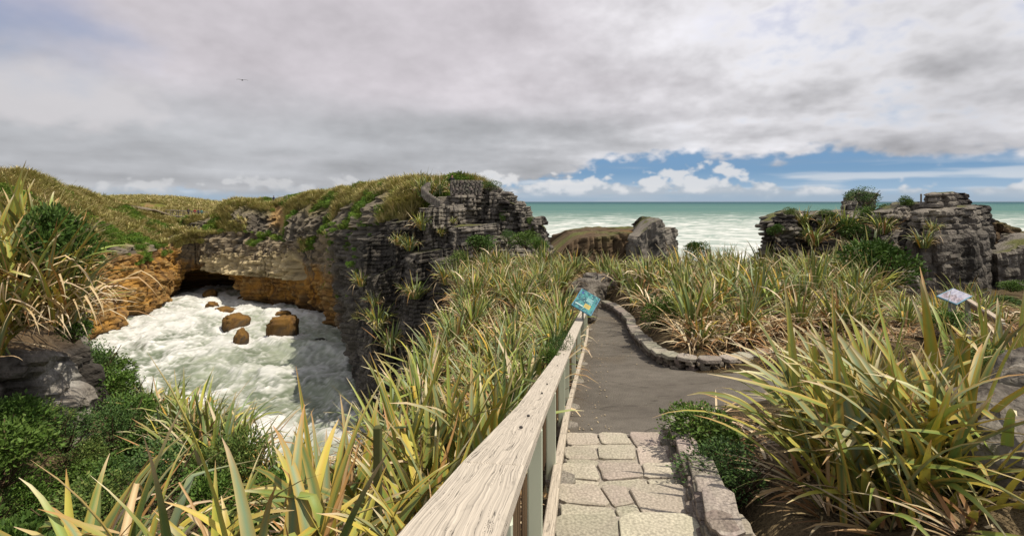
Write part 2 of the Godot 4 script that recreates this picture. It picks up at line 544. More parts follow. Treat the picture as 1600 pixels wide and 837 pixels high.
# ---------------------------------------------------------------- sky
func sky_at(az: float, el: float) -> Color:
	# az in degrees to the right of the view's axis, el in degrees up: a broken sheet of stratocumulus with a clear strip low over the sea
	var ra := deg_to_rad(az)
	var d := Vector3(sin(ra) * cos(deg_to_rad(el)), sin(deg_to_rad(el)), -cos(ra) * cos(deg_to_rad(el)))
	var flat := d / maxf(d.y + 0.10, 0.10)            # the cloud sheet, seen in perspective
	var big := nA.get_noise_3d(flat.x * 18.0 + 300, flat.z * 18.0, 5.0)
	var mid := nA.get_noise_3d(flat.x * 55.0, flat.z * 55.0 + 90, 40.0)
	var fine := nA.get_noise_3d(az * 9.0, el * 16.0, 70.0)
	var grain := nA.get_noise_3d(az * 45.0, el * 80.0, 300.0)
	var puff := nA.get_noise_3d(az * 26.0, el * 40.0, 170.0)
	# clear air
	var blue := mixc(Color(0.36, 0.50, 0.65), Color(0.15, 0.305, 0.51), ss(0.3, 4.5, el))
	blue = mixc(blue, Color(0.22, 0.25, 0.47), ss(8, 22, el))
	# the sheet: thick and grey to the left, thin and bright to the right
	var right := ss(-8.0, 34.0, az + mid * 14.0)
	var grey := mixc(Color(0.48, 0.49, 0.515), Color(0.59, 0.555, 0.59), ss(5.0, 16.0, el + big * 9.0 + mid * 3.0))
	grey = grey * (1.0 + mid * 0.3 + big * 0.12 + fine * 0.13 + grain * 0.06)
	var white := mixc(Color(0.52, 0.52, 0.55), Color(0.80, 0.79, 0.82), ss(2.0, 14.0, el + mid * 9.0 + 2.0)) * (1.0 + mid * 0.42 + fine * 0.34 + grain * 0.14)
	var sheet := mixc(grey, white, right)
	# brighter billow low on the left
	var bl := ss(0.0, 0.5, 1.0 - Vector2((az + 43.0) / 11.0, (el - 8.6) / 3.2).length() + puff * 0.35)
	sheet = mixc(sheet, Color(0.66, 0.64, 0.66), bl * 0.8)
	# gaps in the sheet
	var edge := lut([[-180, 0.2], [-30, 0.2], [-18, 0.6], [-6, 1.7], [4, 3.0], [14, 4.2], [26, 4.9], [36, 4.4], [42, 3.2], [50, 3.2], [70, 1.5], [180, 0.5]], az) + fine * 1.5 + mid * 0.5
	var cover := ss(-0.6, 0.75, el - edge + grain * 1.1)
	var gap := ss(0.05, 0.6, mid * 0.8 + 0.5 * fine + 0.3 * grain + 0.22 * ss(24, 40, az) * ss(5, 10, el)) * ss(14, 30, az)
	gap = maxf(gap * 0.5, ss(0.0, 1.0, 1.0 - Vector2((az + 46.0) / 13.0, (el - 14.5) / 6.0).length() + fine * 0.5) * 0.62)
	cover *= 1.0 - gap * ss(4.5, 8.0, el)
	var c := mixc(blue, sheet, cover)
	# thin streaks and the bank of cumulus under the edge
	var streak := ss(0.05, 0.45, nA.get_noise_3d(az * 5.0, el * 60.0, 220.0) + 0.12 * ss(20, 34, az)) * ss(4.5, 2.0, el) * 0.8
	c = mixc(c, Color(0.66, 0.70, 0.75), streak * (1.0 - cover))
	var cu_top := lut([[-180, 1.0], [-30, 1.3], [-24, 1.9], [0, 2.5], [5, 2.7], [12, 3.1], [17, 2.5], [22, 3.2], [27, 2.3], [31, 0.9], [50, 0.9], [180, 0.8]], az) + puff * 3.0 + fine * 0.5 + grain * 0.9
	var cu := ss(-0.2, 0.6, cu_top - el) * ss(0.2, 0.9, el + fine * 0.4)
	var cuc := mixc(Color(0.46, 0.51, 0.57), Color(0.76, 0.76, 0.77), ss(0.5, 2.4, el + puff * 2.4 + grain * 1.4 - (2.6 - cu_top) * 0.4))
	c = mixc(c, cuc, cu * (0.45 + 0.4 * ss(-14, 0, az)))
	c = mixc(c, Color(0.36, 0.45, 0.55), ss(1.3, 0.3, el) * 0.8)
	if absf(az) > 62.0 or el > 26.0:
		c = mixc(c, Color(0.55, 0.55, 0.58), 0.45 * maxf(ss(62, 110, absf(az)), ss(26, 50, el)))
	return Color(c.r, c.g, c.b)

func make_sky() -> ImageTexture:
	var low := Image.create(720, 360, false, Image.FORMAT_RGBF)
	for y in 360:
		var el := 90.0 - (y + 0.5) * 0.5
		for x in 720:
			low.set_pixel(x, y, sky_at(fposmod((x + 0.5) * 0.5 + 180.0, 360.0) - 180.0, el) if el > -0.5 else Color(0.22, 0.27, 0.29))
	low.resize(4096, 2048, Image.INTERPOLATE_BILINEAR)
	var k := 4096.0 / 360.0
	var x0 := int(-52.0 * k)
	var x1 := int(52.0 * k)
	var y0 := int((90.0 - 26.0) * k)
	for y in range(y0, 1025):
		var el := 90.0 - (y + 0.5) / k
		for x in range(x0, x1):
			var az := (x + 0.5) / k
			var xx := posmod(x, 4096)
			var c := sky_at(az, maxf(el, 0.02))
			var f := ss(52.0, 48.0, absf(az)) * ss(26.0, 24.0, el)
			low.set_pixel(xx, y, c if f >= 1.0 else low.get_pixel(xx, y).lerp(c, f))
	return ImageTexture.create_from_image(low)


# ---------------------------------------------------------------- rock and soil colours
func tint_pancake(p: Vector3, t: float, f: float, h: float) -> Color:
	var c := mixc(Color(0.215, 0.196, 0.172), Color(0.385, 0.35, 0.30), h * 0.8 + f * 0.4)
	c = mixc(c, Color(0.068, 0.062, 0.055), ss(0.03, 0.38, nB.get_noise_3d(p.x * 20, p.y * 12, p.z * 20) + f * 0.6))
	c = mixc(c, Color(0.40, 0.365, 0.305), ss(0.3, 0.6, f + h * 0.15))
	if t > 1.0: c = mixc(c, Color(0.17, 0.18, 0.06), ss(-0.1, 0.3, nA.get_noise_2d(p.x * 30, p.z * 30)))
	return c

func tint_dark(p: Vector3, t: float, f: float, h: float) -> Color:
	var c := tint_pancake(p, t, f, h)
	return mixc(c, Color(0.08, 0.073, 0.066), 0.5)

func tint_brown(p: Vector3, t: float, f: float, h: float) -> Color:
	var c := mixc(Color(0.15, 0.105, 0.065), Color(0.22, 0.16, 0.10), h * 0.4 + f)
	c = mixc(c, Color(0.28, 0.15, 0.055), ss(0.1, 0.5, nB.get_noise_3d(p.x * 6, p.y * 12, p.z * 6)))
	var green := ss(0.9, 1.1, t) * ss(-0.1, 0.25, nA.get_noise_2d(p.x * 10, p.z * 10))
	return mixc(c, Color(0.17, 0.18, 0.06), green)

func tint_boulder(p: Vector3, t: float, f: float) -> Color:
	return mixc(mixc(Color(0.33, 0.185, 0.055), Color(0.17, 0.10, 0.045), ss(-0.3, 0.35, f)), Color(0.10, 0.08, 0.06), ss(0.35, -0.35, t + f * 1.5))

func tint_grey(p: Vector3, t: float, f: float) -> Color:
	return mixc(mixc(Color(0.25, 0.225, 0.195), Color(0.40, 0.37, 0.32), ss(-0.1, 0.5, f)), Color(0.12, 0.105, 0.09), ss(0.05, -0.5, f))


# ---------------------------------------------------------------- the big cliff round the surge pool
# base u, base d | rim u, v, d | crest u, v, d
var RIB: Array = [
	[-70, 48, -70, 430, 50, -90, 258, 66], [50, 55, 50, 402, 57, -10, 268, 70], [150, 63, 105, 386, 64, 55, 278, 77], [206, 71, 165, 396, 73, 105, 292, 86], [240, 80, 215, 398, 81, 150, 306, 97],
	[262, 88, 250, 388, 89, 195, 318, 106], [280, 95, 278, 370, 95.5, 236, 334, 111], [300, 98, 305, 364, 97, 275, 350, 112], [330, 98, 335, 364, 97, 318, 345, 112], [352, 94, 368, 362, 95, 352, 318, 109],
	[385, 90, 400, 366, 92, 395, 315, 106], [430, 88, 432, 374, 89.5, 432, 314, 103], [458, 85, 452, 378, 86, 470, 307, 99], [474, 80.5, 470, 376, 82, 505, 303, 94], [502, 78, 500, 366, 79, 545, 297, 86],
	[530, 68, 528, 362, 70, 590, 292, 76], [541, 62, 545, 358, 64, 622, 288, 68], [548, 53, 574, 352, 55, 655, 283, 60], [560, 47, 612, 345, 50, 690, 291, 56], [600, 44, 690, 335, 50, 745, 296, 56], [700, 44, 765, 340, 51, 800, 322, 58],
]
var rib_pos := PackedVector3Array()
var rib_cols := 700
var rib_wall := 120
var rib_slope := 56

func rib_at(k: float, what: int) -> float:
	var i := clampi(int(k), 0, RIB.size() - 2)
	var f := k - i
	return cubic_interpolate(RIB[i][what], RIB[i + 1][what], RIB[maxi(i - 1, 0)][what], RIB[mini(i + 2, RIB.size() - 1)][what], f)

func build_cliff() -> ArrayMesh:
	var n := rib_cols
	var base := []
	var rim := []
	var crest := []
	for c in n:
		var k := float(c) / (n - 1) * (RIB.size() - 1.001)
		var bd := rib_at(k, 1)
		base.append(Vector2((rib_at(k, 0) - 800.0) / F * bd, -bd))
		rim.append(P(rib_at(k, 2), rib_at(k, 3), rib_at(k, 4)))
		crest.append(P(rib_at(k, 5), rib_at(k, 6), rib_at(k, 7)))
	var g := G.new()
	var rows := rib_wall + rib_slope + 10
	for r in rows + 1:
		for c in n:
			var k := float(c) / (n - 1) * (RIB.size() - 1)
			var tan_: Vector2 = ((base[mini(c + 6, n - 1)] as Vector2) - (base[maxi(c - 6, 0)] as Vector2)).normalized()
			var out := Vector3(-tan_.y, 0, tan_.x)      # towards the pool
			var R: Vector3 = rim[c]
			var p: Vector3
			var col: Color
			if r <= rib_wall:
				var t := float(r) / rib_wall
				var y := lerpf(-1.5, R.y, t)
				var b: Vector2 = base[c]
				p = Vector3(lerpf(b.x, R.x, t), y, lerpf(b.y, R.z, t))
				var big := nA.get_noise_3d(p.x * 11.0, y * 5.0, p.z * 11.0)
				var fine := nA.get_noise_3d(p.x * 45.0, y * 60.0, p.z * 45.0)
				var bedq := (y + nA.get_noise_2d(p.x * 5.0, p.z * 5.0) * 1.1) / lerpf(0.75, 0.55, ss(14.2, 15.6, k))
				var fr := bedq - floorf(bedq)
				var s := c * 0.32
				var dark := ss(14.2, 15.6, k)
				var disp := big * 1.7 + fine * 0.95 - lerpf(0.1, 0.42, dark) * (1.0 - ss(0.0, 0.18, minf(fr, 1.0 - fr)))
				disp += (hsh(floorf(bedq), floorf(nA.get_noise_2d(p.x * 9, p.z * 9) * 5.0)) - 0.5) * lerpf(0.55, 1.1, dark)
				var joint := absf(nB.get_noise_2d(s * 14.0, y * 1.2 + 40.0))
				disp -= (0.5 + dark) * (1.0 - ss(0.0, 0.08, joint))
				# overhanging lower wall and wave-cut notch
				disp -= 1.6 * ss(1.6, -0.6, y + big * 2.0) + 0.5 * ss(4.6, 2.5, y)
				# the great slab over the cave, and the cave
				var slab := ss(7.0, 7.5, k) * ss(12.7, 12.2, k) * ss(5.0, 5.2, y + (k - 8.0) * -0.42 * ss(9.0, 12.5, k) + fine * 1.1) * ss(11.4, 10.9, y)
				disp += slab * 1.0
				var cream := ss(7.4, 8.1, k + fine) * ss(12.6, 12.2, k) * ss(4.8, 5.1, y) * (1.0 - ss(7.7, 8.1, y - (k - 8.0) * 0.30 + floorf(fine * 6.0) * 0.4))
				disp += ss(0.3, 0.6, cream) * 0.5
				var cave := ss(6.6, 6.85, k + fine * 0.3) * ss(9.6, 9.2, k + 0.3 * fine + 0.2 * absf(y - 1.0)) * ss(5.3, 4.95, y + fine * 0.5 + absf(k - 8.0) * 0.5)
				disp -= cave * (6.0 + 5.0 * ss(8.4, 7.4, k))
				var crack := ss(0.34, 0.1, absf(k - 12.75 + y * 0.05)) * ss(9.8, 6.5, y)
				disp -= crack * 3.4
				disp += ss(0.5, 0.0, absf(k - 10.8)) * 1.6 * ss(4, 0, y)
				p += out * disp
				# colours: orange sandstone below, grey weathered limestone above
				var line := 7.2 + 2.2 * nA.get_noise_2d(s * 10.0, 3.0) + fine * 3.0
				if k < 6.0: line += 3.6 * ss(6.6, 5.0, k)
				if k > 7.0 and k < 12.6: line = 5.6
				col = mixc(Color(0.60, 0.325, 0.08), Color(0.38, 0.215, 0.075), ss(-0.35, 0.4, big + fine))
				col = mixc(col, Color(0.64, 0.42, 0.16), ss(0.2, 0.5, fine))
				col = mixc(col, Color(0.15, 0.09, 0.05), ss(0.05, 0.4, nA.get_noise_2d(s * 34.0, y * 5.0)) * 0.8)
				col = mixc(col, Color(0.14, 0.085, 0.045), ss(0.3, 0.05, minf(fr, 1.0 - fr)) * 0.5 * ss(-0.2, 0.3, fine))
				var upper := mixc(Color(0.30, 0.245, 0.17), Color(0.48, 0.39, 0.265), ss(-0.3, 0.4, fine))
				upper = mixc(upper, Color(0.13, 0.115, 0.095), ss(0.1, 0.45, nA.get_noise_2d(s * 34.0, y * 7.0 + 20)))
				col = mixc(col, upper, ss(-1.2, 1.6, y - line))
				col = mixc(col, Color(0.74, 0.61, 0.37) * (1.0 + fine * 0.8) * (1.0 - 0.5 * ss(0.07, 0.0, joint)) * (1.0 - 0.45 * ss(0.12, 0.02, minf(fr, 1.0 - fr)) * ss(-0.2, 0.2, big + fine)), ss(0.2, 0.6, cream))
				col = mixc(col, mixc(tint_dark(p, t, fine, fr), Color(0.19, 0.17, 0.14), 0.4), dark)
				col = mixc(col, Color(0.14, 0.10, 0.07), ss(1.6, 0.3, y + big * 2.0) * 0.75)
			else:
				var t := float(r - rib_wall) / rib_slope
				var C: Vector3 = crest[c]
				if t <= 1.0:
					p = R.lerp(C, t)
					p.y += sin(PI * t) * 1.3 * ss(0, 6, absf(k - 7.5))
					if k > 7 and k < 13: p.y += 1.6 * ss(0.0, 0.35, t) * ss(1.0, 0.5, t)
				else:
					var back := (t - 1.0) * rib_slope / 10.0
					p = C + (C - R) * Vector3(1, 0, 1) * back * 0.9 + Vector3(0, -5.0 * back * back - 0.8 * back, 0)
				var fade := ss(0.0, 0.12, t)
				var big := nA.get_noise_3d(p.x * 12.0, 3.0, p.z * 12.0)
				var fine := nA.get_noise_3d(p.x * 45.0, 7.0, p.z * 45.0)
				p.y += (big * 1.0 + fine * 0.4) * fade * ss(1.25, 0.9, t) + big * 0.2
				var rock := ss(0.05, 0.3, nB.get_noise_2d(p.x * 9.0 + 400, p.z * 9.0) + (0.08 if k > 9.0 and k < 15.5 else -0.05)) * ss(0.5, 0.2, t)
				var q2 := (p.y + fine * 0.5) / 0.45
				var lay := minf(q2 - floorf(q2), 1.0 - q2 + floorf(q2))
				p += out * rock * (0.3 + fine * 1.6 + (hsh(floorf(q2), floorf(big * 8.0)) - 0.5) * 0.9 - 0.3 * ss(0.16, 0.0, lay))
				col = mixc(Color(0.20, 0.19, 0.06), Color(0.32, 0.27, 0.11), ss(-0.3, 0.3, fine))
				col = mixc(col, mixc(Color(0.12, 0.105, 0.085), Color(0.30, 0.26, 0.20), ss(-0.2, 0.4, fine) * ss(0.0, 0.2, lay) + 0.2 * hsh(floorf(q2), 3.0)), rock)
				var scar := ss(0.8, 0.3, absf(k - 11.2) + t * 0.3 + fine * 0.5) * ss(0.75, 0.55, t) * ss(0.08, 0.2, t)
				col = mixc(col, Color(0.45, 0.29, 0.13) * (1.0 + fine), scar)
			rib_pos.append(p)
			g.put(p, col)
	for r in rows:
		for c in n - 1:
			var a := r * n + c
			g.quad(a, a + 1, a + n + 1, a + n)
	return g.mesh(false)

func build_far_hill() -> ArrayMesh:
	var g := G.new()
	var sky := [[100, 318], [150, 311], [180, 307.5], [225, 307], [280, 310], [330, 316], [352, 319], [380, 322], [430, 326]]
	var n := 160
	for r in 30:
		for c in n:
			var u := lerpf(60.0, 440.0, c / (n - 1.0))
			var t := r / 20.0
			var d := lerpf(113.0, 150.0, t)
			var v := lerpf(352.0, lut(sky, u), minf(1.0, sin(minf(t, 1.0) * PI / 2)))
			var p := P(u, v, d)
			if t > 1.0: p.y = P(u, lut(sky, u), 150.0).y - (t - 1.0) * 9.0
			var fine := nA.get_noise_2d(p.x * 20.0, p.z * 20.0)
			p.y += fine * 0.5
			var col := mixc(Color(0.20, 0.19, 0.06), Color(0.32, 0.27, 0.11), ss(-0.3, 0.3, fine))
			var grass := ss(1.0, 0.4, Vector2((u - 225) / 45.0, (v - 322) / 6.0).length() + fine)
			col = mixc(col, Color(0.25, 0.29, 0.045), grass)
			var earth := ss(0.9, 0.5, Vector2((u - 230) / 18.0, (v - 323) / 4.0).length() + fine)
			col = mixc(col, Color(0.46, 0.29, 0.14), earth)
			g.put(p, col)
	for r in 29:
		for c in n - 1:
			var a := r * n + c
			g.quad(a, a + 1, a + n + 1, a + n)
	return g.mesh()


# ---------------------------------------------------------------- water
const ROCKS := [[-30.3, -67.5, 2.2], [-39.9, -74.0, 2.1], [-34.4, -65.0, 1.1], [-45.7, -81.0, 2.0], [-51.6, -88.0, 1.1], [-57.2, -97.0, 2.0], [-36.0, -80.0, 1.4]]

func build_pool() -> ArrayMesh:
	var g := G.new()
	var nx := 300
	var nz := 420
	var g2 := G.new()
	for r in nz:
		var z := lerpf(-20.0, -112.0, r / (nz - 1.0))
		for c in nx:
			var x := lerpf(-64.0, -4.0, c / (nx - 1.0))
			var w1 := nA.get_noise_3d(x * 9.0, z * 9.0, 11.0)
			var w2 := nA.get_noise_3d(x * 9.0, z * 9.0, 61.0)
			var X := x + w1 * 8.0
			var Z := z + w2 * 8.0
			var broad := nA.get_noise_3d(X * 10.0, Z * 10.0, 120.0)
			var lace := absf(nB.get_noise_3d(X * 34.0, Z * 34.0, 20.0))
			var lace2 := absf(nA.get_noise_3d(X * 80.0 + w1 * 40, Z * 80.0, 220.0))
			var fine := nA.get_noise_3d(X * 120.0, Z * 120.0, 20.0)
			var foam := clampf(0.44 + 1.5 * broad + 0.35 * fine - 0.16 * ss(26.0, 8.0, Vector2(x + 32.0, (z + 58.0) * 0.7).length()), 0.0, 0.95)
			foam = clampf(foam + (1.0 - ss(0.0, 0.17, lace)) * 0.5 - ss(0.2, 0.45, lace) * 0.25, 0.0, 0.97)
			foam = clampf(foam + (1.0 - ss(0.0, 0.12, lace2)) * 0.4 - 0.12, 0.0, 0.97)
			# calmer, darker water in the lee of the headland
			var lee := ss(16.0, 4.0, Vector2(x + 24.0, (z + 66.0) * 0.8).length())
			foam *= 1.0 - lee * 0.42
			foam = maxf(foam, ss(8.0, 2.0, Vector2(x + 53, z + 92).length()) * (0.8 + fine))
			for k in ROCKS:
				var e: float = Vector2(x - k[0], z - k[1]).length() + fine * 1.2 - float(k[2])
				foam = maxf(foam, ss(1.6, 0.2, e) * 0.95)
			var y := w1 * 1.2 + broad * 0.9 + foam * 0.10 + fine * 0.12 - (0.08 - minf(lace, 0.08)) * -2.0
			var water := mixc(Color(0.14, 0.17, 0.115), Color(0.29, 0.325, 0.25), ss(-0.4, 0.3, w2 + fine * 0.4))
			var col := mixc(water, Color(0.76, 0.765, 0.745) * (1.0 - 0.16 * ss(-0.15, 0.4, w2 + fine * 0.7)), foam)
			g2.put(Vector3(x, y, z), col)
	for r in nz - 1:
		for c in nx - 1:
			var a := r * nx + c
			g2.quad(a, a + nx, a + nx + 1, a + 1)
	return g2.mesh()

func build_sea() -> ArrayMesh:
	# one sheet out to the horizon; rows grow with distance
	var g := G.new()
	var nr := 330
	var nc := 640
	for r in nr:
		var d := 55.0 * pow(30000.0 / 55.0, pow(r / (nr - 1.0), 1.35))
		for c in nc:
			var az := deg_to_rad(lerpf(-66.0, 66.0, c / (nc - 1.0)))
			var x := tan(az) * d
			var z := -d
			var w := nA.get_noise_2d(x * 0.9, z * 2.2)
			var swell := nA.get_noise_2d(x * 0.35 + 40, z * 1.7)
			var band := d + w * 160.0 + swell * 40.0 + nA.get_noise_2d(x * 2.0 + 300, z * 2.6) * 260.0
			var streaks := nA.get_noise_2d(x * 5.0 + w * 60, z * 8.0)
			var lace := absf(nB.get_noise_2d(x * 6.0 + w * 80.0, z * 13.0 + swell * 60.0))
			var foam := ss(760.0, 260.0, band) * (0.6 + streaks * 0.9)
			foam = maxf(foam, (1.0 - ss(0.0, 0.16, lace)) * 0.75 * ss(700.0, 320.0, band))
			var crest := ss(0.18, 0.42, nA.get_noise_2d(x * 0.8 + 700, z * 4.5)) * ss(1100.0, 300.0, d) * 0.75
			foam = clampf(maxf(foam, crest * (0.6 + streaks)), 0.0, 1.0)
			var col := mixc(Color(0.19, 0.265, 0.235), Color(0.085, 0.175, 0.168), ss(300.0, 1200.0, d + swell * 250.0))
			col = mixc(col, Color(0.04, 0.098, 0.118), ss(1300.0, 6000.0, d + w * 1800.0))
			col = mixc(col, Color(0.13, 0.215, 0.185), ss(0.0, 0.35, nA.get_noise_2d(x * 0.12 + 90, z * 0.6)) * ss(2600.0, 700.0, d) * 0.7)
			col = mixc(col, Color(0.70, 0.715, 0.70), foam * (0.85 + 0.3 * streaks))
			var y := (w * 0.9 + swell * 0.9 + foam * 0.3) * ss(2500.0, 400.0, d)
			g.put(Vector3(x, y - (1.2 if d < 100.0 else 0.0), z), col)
	for r in nr - 1:
		for c in nc - 1:
			var a := r * nc + c
			g.quad(a, a + nc, a + nc + 1, a + 1)
	return g.mesh()


# ---------------------------------------------------------------- near ground and path
func build_ground() -> ArrayMesh:
	var g := G.new()
	var nx := 150
	var nz := 128
	for r in nz:
		var z := lerpf(8.0, -38.0, r / (nz - 1.0))
		for c in nx:
			var x := lerpf(-27.0, 29.0, c / (nx - 1.0))
			var y := gy(x, z)
			var f := nA.get_noise_2d(x * 70.0, z * 70.0)
			var col := mixc(Color(0.10, 0.075, 0.045), Color(0.25, 0.19, 0.11), ss(-0.35, 0.4, f))
			if y < EYE - 6.6: col = mixc(col, Color(0.15, 0.135, 0.11), 0.8)
			g.put(Vector3(x, y, z), col)
	for r in nz - 1:
		for c in nx - 1:
			var a := r * nx + c
			g.quad(a, a + 1, a + nx + 1, a + nx)
	return g.mesh()

const KERB := [[23.9, 4.33], [22.5, 4.64], [19.8, 4.62], [17.6, 4.35], [15.9, 4.17], [14.2, 4.02], [13.1, 4.08], [12.6, 4.5], [12.6, 5.2], [13.0, 6.0], [13.65, 6.8], [14.1, 8.0], [14.5, 9.6]]
const NEARWALL := [[3.6, 1.42], [4.4, 1.58], [5.0, 1.70], [6.0, 1.90], [6.7, 2.04], [7.2, 2.28], [7.6, 2.75], [7.9, 3.4], [8.1, 4.2]]

func rail_x(d: float) -> float:
	return lut(RAIL.map(func(e): return [e[0], e[1]]), d)

func rail_y(d: float) -> float:
	return EYE - lut(RAIL.map(func(e): return [e[0], e[2]]), d)

func build_path() -> ArrayMesh:
	var g := G.new()
	var nr := 330
	var nc := 110
	for r in nr:
		var d := lerpf(6.62, 24.6, r / (nr - 1.0))
		var left := rail_x(d) + 0.02 + (ss(17.0, 23.0, d) * 0.2)
		var right := lut([[6.62, 2.2], [7.6, 2.8], [8.2, 4.6], [9.0, 14.0], [12.6, 15.0], [13.6, 7.2], [14.0, 4.3], [15.9, 4.4], [19.8, 4.85], [24.6, 4.5]], d)
		for c in nc:
			var x := lerpf(left, right, pow(c / (nc - 1.0), 1.4))
			var f := nA.get_noise_2d(x * 40.0, d * 40.0)
			var y := path_y(d) + nA.get_noise_2d(x * 20.0, d * 20.0) * 0.012
			var edge := ss(0.5, 0.0, x - left)
			var col := mixc(Color(0.275, 0.247, 0.212), Color(0.325, 0.294, 0.252), ss(-0.3, 0.4, f))
			col = col * (1.0 + 0.22 * nA.get_noise_2d(x * 260.0, d * 260.0)) * (1.0 - 0.10 * ss(0.05, 0.3, nA.get_noise_2d(x * 14.0 + 500, d * 14.0)))
			if absf(nB.get_noise_2d(x * 30.0 + 60, d * 30.0)) < 0.012: col = col * 0.6
			col = mixc(col, Color(0.30, 0.245, 0.18), maxf(edge, ss(0.25, 0.55, nA.get_noise_2d(x * 16.0 + 90, d * 16.0))) * 0.55)
			g.put(Vector3(x, y, -d), col)
	for r in nr - 1:
		for c in nc - 1:
			var a := r * nc + c
			g.quad(a, a + nc, a + nc + 1, a + 1)
	return g.mesh()


# ---------------------------------------------------------------- figures
func cone_dist(p: Vector3, a: Vector3, b: Vector3, ra: float, rb: float) -> float:
	var ab := b - a
	var t := clampf((p - a).dot(ab) / maxf(ab.length_squared(), 1e-9), 0.0, 1.0)
	return p.distance_to(a + ab * t) - lerpf(ra, rb, t)

func net(bones: Array, lo: Vector3, hi: Vector3, cell: float, blend: float, tint: Callable, g: G) -> void:
	# surface nets over the smooth union of tapered bones
	var n := Vector3i(((hi - lo) / cell).ceil()) + Vector3i.ONE
	var f := PackedFloat32Array()
	f.resize(n.x * n.y * n.z)
	for z in n.z:
		for y in n.y:
			for x in n.x:
				var p := lo + Vector3(x, y, z) * cell
				var d := 1e3
				for b in bones:
					var e := cone_dist(p, b[0], b[1], b[2], b[3])
					var h := maxf(blend - absf(d - e), 0.0) / blend
					d = minf(d, e) - h * h * blend * 0.25
				f[x + n.x * (y + n.y * z)] = d
	var at := {}
	for z in n.z - 1:
		for y in n.y - 1:
			for x in n.x - 1:
				var s := Vector3.ZERO
				var k := 0
				for e in [[0, 1], [2, 3], [4, 5], [6, 7], [0, 2], [1, 3], [4, 6], [5, 7], [0, 4], [1, 5], [2, 6], [3, 7]]:
					var a: int = e[0]
					var b: int = e[1]
					var pa := Vector3(a & 1, (a >> 1) & 1, a >> 2)
					var pb := Vector3(b & 1, (b >> 1) & 1, b >> 2)
					var fa := f[x + int(pa.x) + n.x * (y + int(pa.y) + n.y * (z + int(pa.z)))]
					var fb := f[x + int(pb.x) + n.x * (y + int(pb.y) + n.y * (z + int(pb.z)))]
					if (fa < 0.0) != (fb < 0.0):
						s += pa.lerp(pb, fa / (fa - fb))
						k += 1
				if k:
					var p := lo + (Vector3(x, y, z) + s / k) * cell
					at[Vector3i(x, y, z)] = g.put(p, tint.call(p))
	for z in range(1, n.z - 1):
		for y in range(1, n.y - 1):
			for x in range(1, n.x - 1):
				var here := f[x + n.x * (y + n.y * z)] < 0.0
				for ax in 3:
					var st := Vector3i(int(ax == 0), int(ax == 1), int(ax == 2))
					if here == (f[x + st.x + n.x * (y + st.y + n.y * (z + st.z))] < 0.0): continue
					var u := Vector3i(int(ax == 1), int(ax == 2), int(ax == 0))
					var w := Vector3i(int(ax == 2), int(ax == 0), int(ax == 1))
					var q := Vector3i(x, y, z)
					var c0: int = at[q]
					var c1: int = at[q - u]
					var c2: int = at[q - u - w]
					var c3: int = at[q - w]
					if here: g.quad(c0, c3, c2, c1)
					else: g.quad(c0, c1, c2, c3)

func person(label: String, feet: Vector3, turn: float, shirt: Color, legs: Color, hair: Color, lean: float, group := "") -> void:
	var skin := Color(0.45, 0.27, 0.19)
	var sh := 1.42
	var f := lean
	var bones := [
		[Vector3(0, 0.95, 0), Vector3(0, 1.15, f * 0.4), 0.15, 0.14], [Vector3(0, 1.15, f * 0.4), Vector3(0, 1.36, f), 0.14, 0.15], [Vector3(-0.13, 1.4, f), Vector3(0.13, 1.4, f), 0.075, 0.075],
		[Vector3(0, 1.4, f), Vector3(0, 1.55, f * 1.3), 0.058, 0.05], [Vector3(0, 1.6, f * 1.4), Vector3(0, 1.66, f * 1.35), 0.088, 0.092],
		[Vector3(0, 1.615, f * 1.4 + 0.08), Vector3(0, 1.59, f * 1.4 + 0.1), 0.02, 0.018],
	]
	for s: float in [-1.0, 1.0]:
		var hand := Vector3(s * 0.22, 1.05, f + 0.28) if s > 0 else Vector3(s * 0.27, 0.82, f * 0.5 + 0.06)
		var elbow := Vector3(s * 0.27, 1.14, f * 0.8 - 0.03)
		bones.append([Vector3(s * 0.18, sh - 0.03, f), elbow, 0.055, 0.042])
		bones.append([elbow, hand, 0.042, 0.03])
		bones.append([hand, hand + (hand - elbow).normalized() * 0.1, 0.036, 0.026])
		bones.append([Vector3(s * 0.09, 0.93, 0), Vector3(s * 0.10, 0.5, 0.03 * s), 0.095, 0.062])
		bones.append([Vector3(s * 0.10, 0.5, 0.03 * s), Vector3(s * 0.10, 0.09, 0.02 * s - 0.02), 0.06, 0.042])
		bones.append([Vector3(s * 0.10, 0.045, 0.02 * s - 0.04), Vector3(s * 0.11, 0.035, 0.02 * s + 0.15), 0.045, 0.038])
	var tint := func(p: Vector3) -> Color:
		if p.y > 1.49: return hair if p.y > 1.66 or p.z < f * 1.4 - 0.02 else skin
		if p.y > 0.92: return skin if absf(p.x) > 0.2 and p.y < 1.0 or (p.z > f + 0.27) else shirt
		if absf(p.x) > 0.215: return skin
		return legs if p.y > 0.08 else Color(0.05, 0.05, 0.05)
	var g := G.new()
	net(bones, Vector3(-0.4, -0.05, -0.3), Vector3(0.4, 1.85, 0.62), 0.034, 0.06, tint, g)
	var t := thing("person", label, "person", feet, turn, group)
	part("body", g.mesh(), M.cloth, t)
	rng.seed = 5
	var hg := G.new()
	net([[Vector3(0, 1.65, f * 1.35 - 0.02), Vector3(0, 1.71, f * 1.35 - 0.015), 0.094, 0.075], [Vector3(0, 1.62, f * 1.35 - 0.06), Vector3(0, 1.56, f * 1.3 - 0.06), 0.06, 0.05]], Vector3(-0.15, 1.45, -0.2 + f), Vector3(0.15, 1.85, 0.2 + f * 1.5), 0.025, 0.05, func(_p): return hair, hg)
	part("hair", hg.mesh(), M.cloth, t)


# ---------------------------------------------------------------- assembled plants
var leaf_kinds := {}
var clumps: Array = []
var skirts: Array = []

